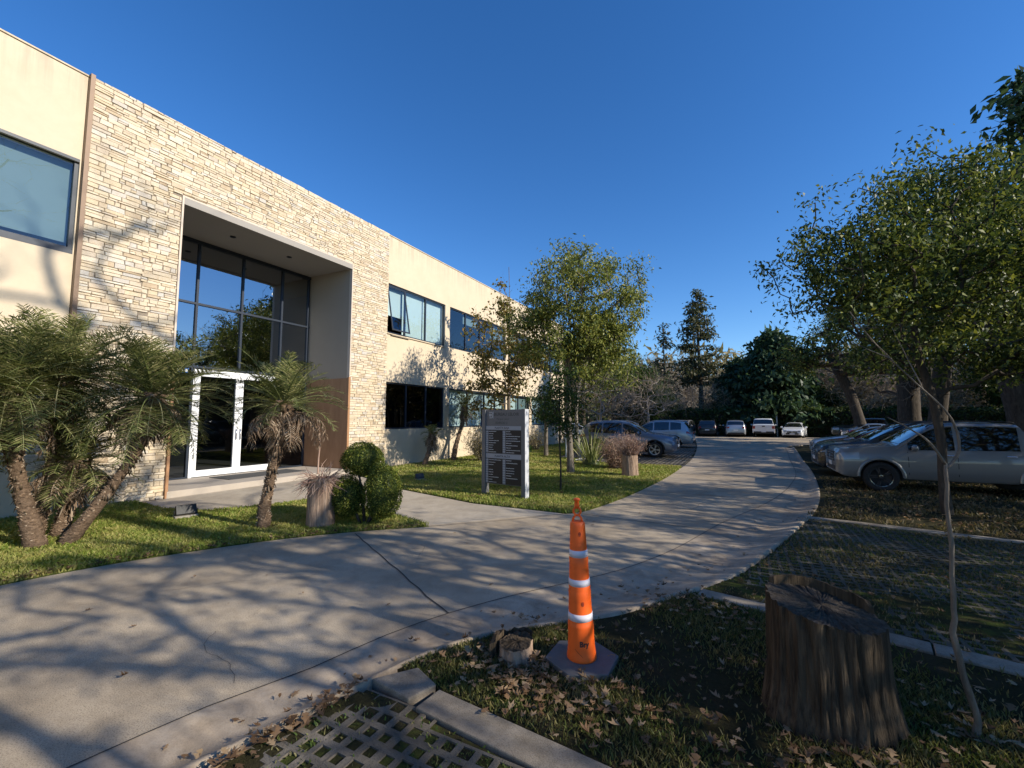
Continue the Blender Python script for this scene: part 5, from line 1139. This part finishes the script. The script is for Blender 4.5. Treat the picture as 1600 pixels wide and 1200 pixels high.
# ================================================================ VEHICLES
def lerpk(x, K):
    if x <= K[0][0]: return K[0][1]
    for (a, va), (b, vb) in zip(K, K[1:]):
        if x <= b:
            u = (x-a)/(b-a+1e-9); return va+(vb-va)*u
    return K[-1][1]
def smoothk(x, K, r=.06):
    return (lerpk(x-r, K)+2*lerpk(x, K)+lerpk(x+r, K))/4
def make_car(name, label, S, paintm, loc, heading, cat='car', group=None, detail=True):
    """x measured from the nose backwards; local +X is forward"""
    L, W, Rw = S['L'], S['W'], S['R']; top, belt = S['top'], S['belt']; sill = S['sill']; xf, xr = S['xf'], S['xr']; gx0, gx1 = S['gh']
    t = empty(name, loc, label, cat, group, heading)
    plan = [(0, .74), (.05, .83), (.16, .91), (.4, .97), (.9, 1), (L-.9, 1), (L-.35, .965), (L-.12, .92), (L-.04, .87), (L, .82)] if not S.get('boxrear') else [(0, .84), (.05, .91), (.14, .96), (.35, .985), (.9, 1), (L-.15, .985), (L, .96)]
    Ra = Rw+.065
    def low(x):
        z = lerpk(x, [(0, sill+.10), (.12, sill+.02), (.3, sill), (L-.3, sill), (L-.1, sill+.04), (L, sill+.14)])
        for xw in (xf, xr):
            if abs(x-xw) < Ra: z = max(z, Rw+math.sqrt(Ra*Ra-(x-xw)**2))
        return z
    def section(x):
        hw = W/2*lerpk(x, plan); zt = smoothk(x, top); zb = min(smoothk(x, belt), zt-.012); lo = low(x); H_ = zt-zb
        k = min(1, max(0, H_)/(S['H']-1.0)); inset = S.get('tumble', .17)*k
        P = [(hw*.93, lo), (hw*.975, max(lo+.01, sill+.05)), (hw*.995, max(lo+.015, sill+.32*(zb-sill))), (hw, max(lo+.02, sill+.62*(zb-sill))), (hw*.985, max(lo+.03, sill+.86*(zb-sill))), (hw*.945, max(lo+.035, zb))]
        yb = hw*.945
        yt = (yb-inset-.05) if H_ > .08 else yb*(.93-.02)
        P += [(yb-(yb-yt)*.45, max(zb, lo+.04)+H_*.5), (yt+.012, max(zb, lo+.04)+H_*(.90 if H_ > .08 else .6)), (yt-.07, zt-.008 if H_ > .08 else zt-.004), (yt*.5, zt+.004), (0, zt+.010)]
        return P
    xs = sorted(set([round(v, 4) for v in list(np.linspace(0, L, 64))+[xw+Ra*math.cos(a)*.999 for xw in (xf, xr) for a in np.linspace(0, math.pi, 19)]+[.02,.06,.1,.15]+[L-.02,L-.06]+[k_[0] for k_ in top]]))
    xs = [x for x in xs if 0 <= x <= L]; n = len(section(1)); m = MB(); vs = []
    X = lambda x: L/2-x
    for x in xs:
        P = section(x)
        for y, z in P: vs.append((X(x), y, z))
        for y, z in P[-2::-1]: vs.append((X(x), -y, z))
    K = 2*n-1; fs = []
    for i in range(len(xs)-1):
        for k in range(K-1): fs.append((i*K+k, i*K+k+1, (i+1)*K+k+1, (i+1)*K+k))
    fs.append(tuple(range(K-1, -1, -1))); o_ = (len(xs)-1)*K; fs.append(tuple(o_+k for k in range(K)))
    m.add(vs, fs); body = m.build('body', MATS[paintm], t, True)
    try: body.data.set_sharp_from_angle(angle=R(38))
    except Exception: pass
    def at_z(x, z):
        P = section(x)
        for (y0, z0), (y1, z1) in zip(P, P[1:]):
            if z0 <= z <= z1 and z1 > z0: return y0+(y1-y0)*(z-z0)/(z1-z0)
        return P[5][0]
    def at_y(x, y):
        P = section(x)[6:]
        for (y0, z0), (y1, z1) in zip(P, P[1:]):
            if y1 <= y <= y0: return z0+(z1-z0)*(y0-y)/(y0-y1+1e-9)
        return P[-1][1]
    def side_pt(x, s, sg, off):        # s 0..1 from belt to roof edge
        P = section(x); a, b, c = P[5], P[6], P[7]; u = s*2
        y, z = (a[0]+(b[0]-a[0])*u, a[1]+(b[1]-a[1])*u) if u < 1 else (b[0]+(c[0]-b[0])*(u-1), b[1]+(c[1]-b[1])*(u-1))
        return (X(x), sg*(y+off), z)
    for sg in (-1, 1):                 # side windows
        for xa, xb in S['win']:
            N = 10; m = MB(); vs = []
            for i in range(N+1):
                x = xa+(xb-xa)*i/N; P = section(x); hh = P[7][1]-P[5][1]; s0 = min(.45, .03/max(hh, .05)); s1 = 1-min(.45, .035/max(hh, .05))
                for s in (s0, (s0+s1)/2, s1): vs.append(side_pt(x, s, sg, .006))
            m.add(vs, [(3*i+j, 3*i+3+j, 3*i+4+j, 3*i+1+j) for i in range(N) for j in (0, 1)]); m.build('side_window', MATS['car_glass'], t, True)
        if detail:
            for xd in S.get('doors', []):
                m = MB()
                zs = [sill+.12, sill+.4, smoothk(xd, belt)-.15, smoothk(xd, belt)-.01]; pr = [(X(xd), sg*(at_z(xd, z)+.003), z) for z in zs]
                for (x_, y_, z_), (x2, y2, z2) in zip(pr, pr[1:]): m.quad((x_-.007, y_, z_), (x_+.007, y_, z_), (x2+.007, y2, z2), (x2-.007, y2, z2))
                m.build('door_seam', MATS['trim_black'], t)
            for xh in S.get('handles', []):
                z_ = smoothk(xh, belt)-.10; y_ = at_z(xh, z_); m = MB(); m.box((X(xh)-.09, min(sg*y_, sg*(y_+.035)), z_-.012), (X(xh)+.09, max(sg*y_, sg*(y_+.035)), z_+.014)); o = m.build('door_handle', MATS['chrome' if S.get('chrome') else paintm], t); bv = o.modifiers.new('b', 'BEVEL'); bv.width = .008
        xm = S['mirror']; zb = smoothk(xm, belt); yb = at_z(xm, zb-.02); m = MB(); M = Matrix.Translation((X(xm), sg*(yb+.13), zb+.09)) @ Matrix.Diagonal((.07, .11, .09, 1)); m.lathe([(math.sin(k*math.pi/6)+.001, -math.cos(k*math.pi/6)) for k in range(7)], 12, M)
        m.box((X(xm)-.02, min(sg*(yb-.02), sg*(yb+.06)), zb), (X(xm)+.03, max(sg*(yb-.02), sg*(yb+.06)), zb+.04)); m.build('mirror', MATS[paintm if detail else 'trim_black'], t, True)
        for xw in (xf, xr):            # arch lips
            m = MB(); vs = []; N = 18
            for i in range(N+1):
                a = math.pi*i/N
                for r_, off in ((Ra-.012, -.03), (Ra-.008, .012), (Ra+S.get('lip', .035), .010), (Ra+S.get('lip', .035)+.004, -.012)):
                    x = xw-math.cos(a)*r_; z = Rw+math.sin(a)*r_; yy = W/2*lerpk(min(max(x, 0), L), plan)*.992; vs.append((X(x), sg*(yy+off), max(z, sill-.01)))
            m.add(vs, [(4*i+j, 4*i+4+j, 4*i+5+j, 4*i+1+j) for i in range(N) for j in range(3)]); m.build('arch_trim', MATS[S.get('lipmat', paintm)], t, True)
            # wheel
            wy = sg*(W/2-.115); M = Matrix.Translation((X(xw), wy, Rw)) @ Matrix.Rotation(-sg*math.pi/2, 4, 'X')
            m = MB(); m.lathe([(Rw*.62, -.105), (Rw*.90, -.108), (Rw*.985, -.08), (Rw, -.03), (Rw, .03), (Rw*.985, .08), (Rw*.90, .105), (Rw*.66, .10), (Rw*.63, .06)], 28, M, False); wh = m.build('wheel', MATS['tyre'], t, True)
            m = MB(); m.lathe([(Rw*.66, .095), (Rw*.63, .05), (Rw*.6, .01), (.001, .01)], 28, M, False); m.build('rim_well', MATS['trim_black'], wh, True)
            m = MB()
            for k in range(S.get('spokes', 5)):
                for dd in (-.13, .13):
                    a = 2*math.pi*k/S.get('spokes', 5); b_ = a+dd; q = [(.05*math.cos(a-.4), .05*math.sin(a-.4)), (.05*math.cos(a+.4), .05*math.sin(a+.4)), (Rw*.62*math.cos(b_+.055), Rw*.62*math.sin(b_+.055)), (Rw*.62*math.cos(b_-.055), Rw*.62*math.sin(b_-.055))]
                    m.add([tuple(M @ Vector((x_, y_, .065))) for x_, y_ in q]+[tuple(M @ Vector((x_, y_, .08))) for x_, y_ in q], [(4,5,6,7), (0,1,5,4), (1,2,6,5), (2,3,7,6), (3,0,4,7)])
            m.lathe([(Rw*.66, .085), (Rw*.66, .098), (Rw*.61, .095), (Rw*.60, .04)], 28, M, False); m.lathe([(.055, .05), (.055, .086), (.03, .088)], 14, M); m.build('rim', MATS[S.get('rim', 'alloy')], wh)
    # screens
    for nm, (xa, xb) in (('windscreen', S['ws']), ('rear_window', S['rw'])):
        m = MB(); vs = []; N = 8; K2 = 8
        for i in range(N+1):
            x = xa+(xb-xa)*i/N; ymx = section(x)[7][0]-.02
            for k in range(K2+1):
                y = -ymx+2*ymx*k/K2; vs.append((X(x)+(.006 if nm == 'windscreen' else -.008), y, at_y(x, abs(y))+.009))
        m.add(vs, [(i*(K2+1)+k, (i+1)*(K2+1)+k, (i+1)*(K2+1)+k+1, i*(K2+1)+k+1) for i in range(N) for k in range(K2)]); m.build(nm, MATS['car_glass'], t, True)
    # lamps: patches on the body surface
    def lamp(nm, xa, xb, z0, z1, mat, sg, z0b=None, z1b=None):
        m = MB(); vs = []; N = 7; z0b = z0 if z0b is None else z0b; z1b = z1 if z1b is None else z1b
        for i in range(N+1):
            x = xa+(xb-xa)*i/N; u = i/N; a, b = z0+(z0b-z0)*u, z1+(z1b-z1)*u
            for z in (a, (a+b)/2, b): vs.append((X(x)+(.008 if x < L/2 else -.008), sg*(at_z(x, min(z, section(x)[5][1]))+.008), min(z, section(x)[5][1])))
        m.add(vs, [(3*i+j, 3*i+3+j, 3*i+4+j, 3*i+1+j) for i in range(N) for j in (0, 1)]); o = m.build(nm, MATS[mat], t, True)
        sd = 1 if xa < L/2 else -1; xx = X(0) if sd > 0 else X(L); ye = W/2*plan[0 if sd > 0 else -1][1]*.99; m2 = MB(); wl = S.get('lampw', .22)
        m2.box((min(xx-.02*sd, xx+.014*sd), min(sg*(ye-wl), sg*ye), z0+.01), (max(xx-.02*sd, xx+.014*sd), max(sg*(ye-wl), sg*ye), z1-.005)); m2.build(nm+'_face', MATS[mat], o)
        return o
    hz = S['head']; tz = S['tail']
    for sg in (-1, 1):
        lamp('headlight', 0.0, hz[2], hz[0], hz[1], 'lamp_glass', sg, hz[0]+.05, hz[1]+.04); lamp('tail_light', L, L-tz[2], tz[0], tz[1], 'red_lamp', sg, tz[0]+.03, tz[1])
    hw0 = W/2*plan[0][1]; hwr = W/2*plan[-1][1]; x0 = L/2
    g0, g1 = S['grille']
    bp('grille', [((x0-.02, -hw0*.62, g0), (x0+.012, hw0*.62, g1))], 'trim_black', t, .004)
    m = MB()
    for k in range(3): zz = g0+(g1-g0)*(k+.5)/3; m.box((x0+.0125, -hw0*.6, zz-.008), (x0+.018, hw0*.6, zz+.008))
    m.lathe([(.06, 0), (.06, .012), (.045, .015)], 18, Matrix.Translation((x0+.012, 0, (g0+g1)/2)) @ Matrix.Rotation(math.pi/2, 4, 'Y')); m.build('grille_bars', MATS['chrome'], t)
    bp('fog_recess', [((x0-.05, -hw0*1.0, sill+.16), (x0-.012, -hw0*.8, sill+.28))], 'trim_black', t); bp('fog_recess', [((x0-.05, hw0*.8, sill+.16), (x0-.012, hw0*1.0, sill+.28))], 'trim_black', t)
    bp('lower_grille', [((x0-.03, -hw0*.75, sill+.13), (x0+.008, hw0*.75, sill+.13+.13))], 'trim_black', t, .004)
    bp('number_plate', [((x0+.008, -.2, g0-.13), (x0+.022, .2, g0-.02))], 'plate_white', t); pz = S.get('plate', .7)
    bp('number_plate', [((-x0-.022, -.2, pz), (-x0-.006, .2, pz+.12))], 'plate_white', t)
    bp('rear_bumper', [((-x0-.015, -hwr*.9, sill+.06), (-x0+.12, hwr*.9, sill+.22))], S.get('bump', 'trim_black'), t, .01)
    bp('underbody', [((-x0+.35, -W/2+.24, sill-.03), (x0-.3, W/2-.24, .62))], 'trim_black', t)
    if S.get('rails'):
        for sg in (-1, 1):
            m = MB(); ya = section((gx0+gx1)/2)[8][0]+.0; pts = [(X(x), sg*ya, at_y(x, ya)+.035) for x in np.linspace(gx0+.2, gx1-.25, 8)]; pts = [(pts[0][0]+.05, pts[0][1], pts[0][2]-.04)]+pts+[(pts[-1][0]-.05, pts[-1][1], pts[-1][2]-.04)]; m.tube(pts, .014, 6); m.build('roof_rail', MATS[S['rails']], t, True)
    if S.get('bed'):
        xa, xb = S['bed']; zt = smoothk((xa+xb)/2, top); m = MB(); w_ = W/2*.80
        m.box((X(xb), -w_, zt+.012), (X(xa), w_, zt+.02)); m.build('bed_shade', MATS['trim_black'], t)  # flat dark sheet on the deck paints the shade inside the open bed
        m = MB(); m.box((X(xb)-.02, -W/2*.92, zt+.005), (X(xb)+.03, W/2*.92, zt+.03)); m.build('tailgate_edge', MATS[paintm], t); bp('tailgate_handle', [((-x0-.03, -.12, zt-.16), (-x0-.004, .12, zt-.08))], 'trim_black', t)
    return t
SUV = dict(L=4.6, W=1.86, H=1.67, R=.355, xf=.92, xr=3.62, sill=.24, gh=(1.75,4.2), tumble=.16,
    top=[(0,.66),(.03,.80),(.14,.93),(.5,1.02),(1.05,1.08),(1.28,1.12),(1.75,1.40),(2.12,1.58),(2.5,1.65),(3.0,1.665),(3.7,1.64),(4.15,1.57),(4.28,1.46),(4.5,1.14),(4.57,1.0),(4.6,.78)],
    belt=[(0,.70),(.3,.86),(1.0,.98),(1.4,1.0),(3.0,1.04),(4.0,1.09),(4.4,1.05),(4.6,.80)], win=[(1.52,2.36),(2.44,3.32),(3.40,4.02)], doors=[1.5,2.40,3.34], handles=[2.28,3.2], mirror=1.62, ws=(1.32,2.12), rw=(4.2,4.46), head=(.72,.84,.46), tail=(.86,1.02,.40), grille=(.60,.80), rails='alloy', lip=.05, lipmat='trim_black', lampw=.2, plate=.62)
SUV2 = dict(SUV); SUV2.update(L=4.7, W=1.84, H=1.66, lipmat='paint_silver')
HATCH = dict(L=4.1, W=1.76, H=1.46, R=.31, xf=.82, xr=3.38, sill=.20, gh=(1.6,3.7), tumble=.16,
    top=[(0,.58),(.03,.68),(.14,.78),(.5,.88),(.98,.95),(1.15,.98),(1.6,1.22),(2.0,1.38),(2.4,1.45),(3.0,1.45),(3.5,1.38),(3.72,1.30),(3.95,1.0),(4.06,.88),(4.1,.66)],
    belt=[(0,.60),(.3,.74),(1.0,.88),(1.4,.90),(3.0,.95),(3.6,.98),(3.95,.94),(4.1,.68)], win=[(1.42,2.18),(2.26,3.0),(3.08,3.5)], doors=[1.38,2.22,3.0], handles=[2.1,2.92], mirror=1.5, ws=(1.2,1.98), rw=(3.66,3.93), head=(.60,.72,.5), tail=(.74,.90,.30), grille=(.50,.66), plate=.5, lip=.02)
SEDAN = dict(L=4.6, W=1.80, H=1.43, R=.325, xf=.88, xr=3.62, sill=.19, gh=(1.7,3.9), tumble=.17,
    top=[(0,.56),(.03,.66),(.15,.77),(.6,.87),(1.15,.94),(1.32,.97),(1.8,1.22),(2.2,1.37),(2.6,1.425),(3.1,1.41),(3.5,1.32),(3.85,1.15),(4.1,1.03),(4.45,1.0),(4.57,.93),(4.6,.66)],
    belt=[(0,.60),(.3,.73),(1.0,.85),(1.5,.88),(3.0,.93),(4.0,.97),(4.45,.93),(4.6,.68)], win=[(1.62,2.38),(2.46,3.2),(3.28,3.7)], doors=[1.5,2.42,3.25], handles=[2.3,3.12], mirror=1.65, ws=(1.36,2.18), rw=(3.42,4.0), head=(.58,.70,.5), tail=(.76,.90,.4), grille=(.46,.64), plate=.62, lip=.02)
PICK = dict(L=5.25, W=1.94, H=1.83, R=.39, xf=.93, xr=4.02, sill=.36, gh=(1.8,3.8), tumble=.11, boxrear=True,
    top=[(0,.92),(.02,1.04),(.10,1.11),(.5,1.16),(1.1,1.20),(1.30,1.23),(1.75,1.56),(1.98,1.72),(2.15,1.79),(2.5,1.825),(3.2,1.83),(3.62,1.80),(3.70,1.70),(3.86,1.24),(3.90,1.19),(5.2,1.19),(5.25,1.17)],
    belt=[(0,.94),(.15,1.02),(1.0,1.06),(1.5,1.08),(3.64,1.11),(3.84,1.16),(5.25,1.165)], win=[(1.52,2.42),(2.49,3.58)], doors=[1.5,2.45,3.64], handles=[2.3,3.4], mirror=1.62, ws=(1.36,2.05), rw=(3.68,3.86), head=(.80,.99,.50), tail=(.82,1.10,.10), grille=(.74,1.0), rails='trim_black', lip=.06, bed=(4.0,5.15), plate=.5, chrome=True, bump='chrome')
PICK['rim'] = 'smoked_lamp'; PICK2 = dict(PICK); PICK2.update(L=5.3, rails=None, bump='trim_black')
SUVB = dict(SUV); SUVB.update(rails='trim_black')
LP = R(0)
make_car('parked_suv', 'blue-grey SUV parked nose to the road behind the dry pink shrubs', SUV, 'paint_blue_grey', (-4.87,21.75,0), 0, 'SUV')
make_car('parked_suv', 'silver SUV with its tail to the road just beyond the blue-grey one', dict(SUV2), 'paint_silver', (-4.85,29.3,0), math.pi, 'SUV')
make_car('parked_hatchback', 'dark hatchback hidden between the two SUVs, only its roof showing', HATCH, 'paint_black', (-6.0,25.2,0), 0, 'car')
make_car('parked_hatchback', 'white car showing only its roof above the blue-grey SUV', HATCH, 'paint_white', (-11.2,33.2,0), 0, 'car')
make_car('parked_sedan', 'pale car half hidden behind the strap leaves at left of the blue-grey SUV', SEDAN, 'paint_silver', (-13.2,31.0,0), 0, 'car')
make_car('parked_suv', 'dark SUV facing the camera at the far left end of the lot', SUVB, 'paint_champagne', (-5.3,49.0,0), -math.pi/2-.12, 'SUV')
make_car('parked_suv', 'black SUV in the shade just right of the dark SUV facing the camera', SUVB, 'paint_black', (-2.9,50.4,0), math.pi/2, 'SUV')
make_car('parked_suv', 'pale silver SUV seen from behind, left of the white pickup', SUVB, 'paint_silver', (-.45,50.2,0), math.pi/2+.05, 'SUV')
make_car('parked_pickup', 'white pickup truck seen from behind beside the white coupe', PICK2, 'paint_white', (2.15,51.2,0), math.pi/2-.04, 'pickup')
make_car('parked_coupe', 'white low coupe facing the camera at the far side of the lot', dict(SEDAN, H=1.38), 'paint_white', (4.75,50.6,0), -math.pi/2-.18, 'car')
make_car('parked_sedan', 'pale blue car parked sideways in front of the dark pickup at right', dict(SEDAN), 'paint_pale_blue', (9.6,43.0,0), R(8), 'car')
make_car('parked_pickup', 'dark pickup with its cab showing above the pale blue car', PICK2, 'paint_dark_green', (10.0,48.0,0), math.pi*.96, 'pickup')
make_car('parked_sedan', 'white sedan, farthest of the nose-in row beyond the silver pickup', SEDAN, 'paint_white', (5.35,25.5,0), math.pi, 'car', 'cars parked nose-in beside the silver pickup')
make_car('parked_hatchback', 'dark red car second from the far end of the nose-in row', HATCH, 'paint_red', (4.95,22.7,0), math.pi, 'car', 'cars parked nose-in beside the silver pickup')
make_car('parked_sedan', 'pale blue sedan in the middle of the nose-in row', dict(SEDAN), 'paint_pale_blue', (4.75,20.0,0), math.pi, 'car', 'cars parked nose-in beside the silver pickup')
make_car('parked_suv', 'black SUV with chrome grille right behind the silver pickup', SUVB, 'paint_black', (4.45,17.4,0), math.pi, 'SUV', 'cars parked nose-in beside the silver pickup')
make_car('parked_pickup', 'champagne silver double cab pickup parked nose-in at the right edge', PICK, 'paint_champagne', (4.55,14.45,0), math.pi, 'pickup', 'cars parked nose-in beside the silver pickup').scale = (.915,.915,.915)
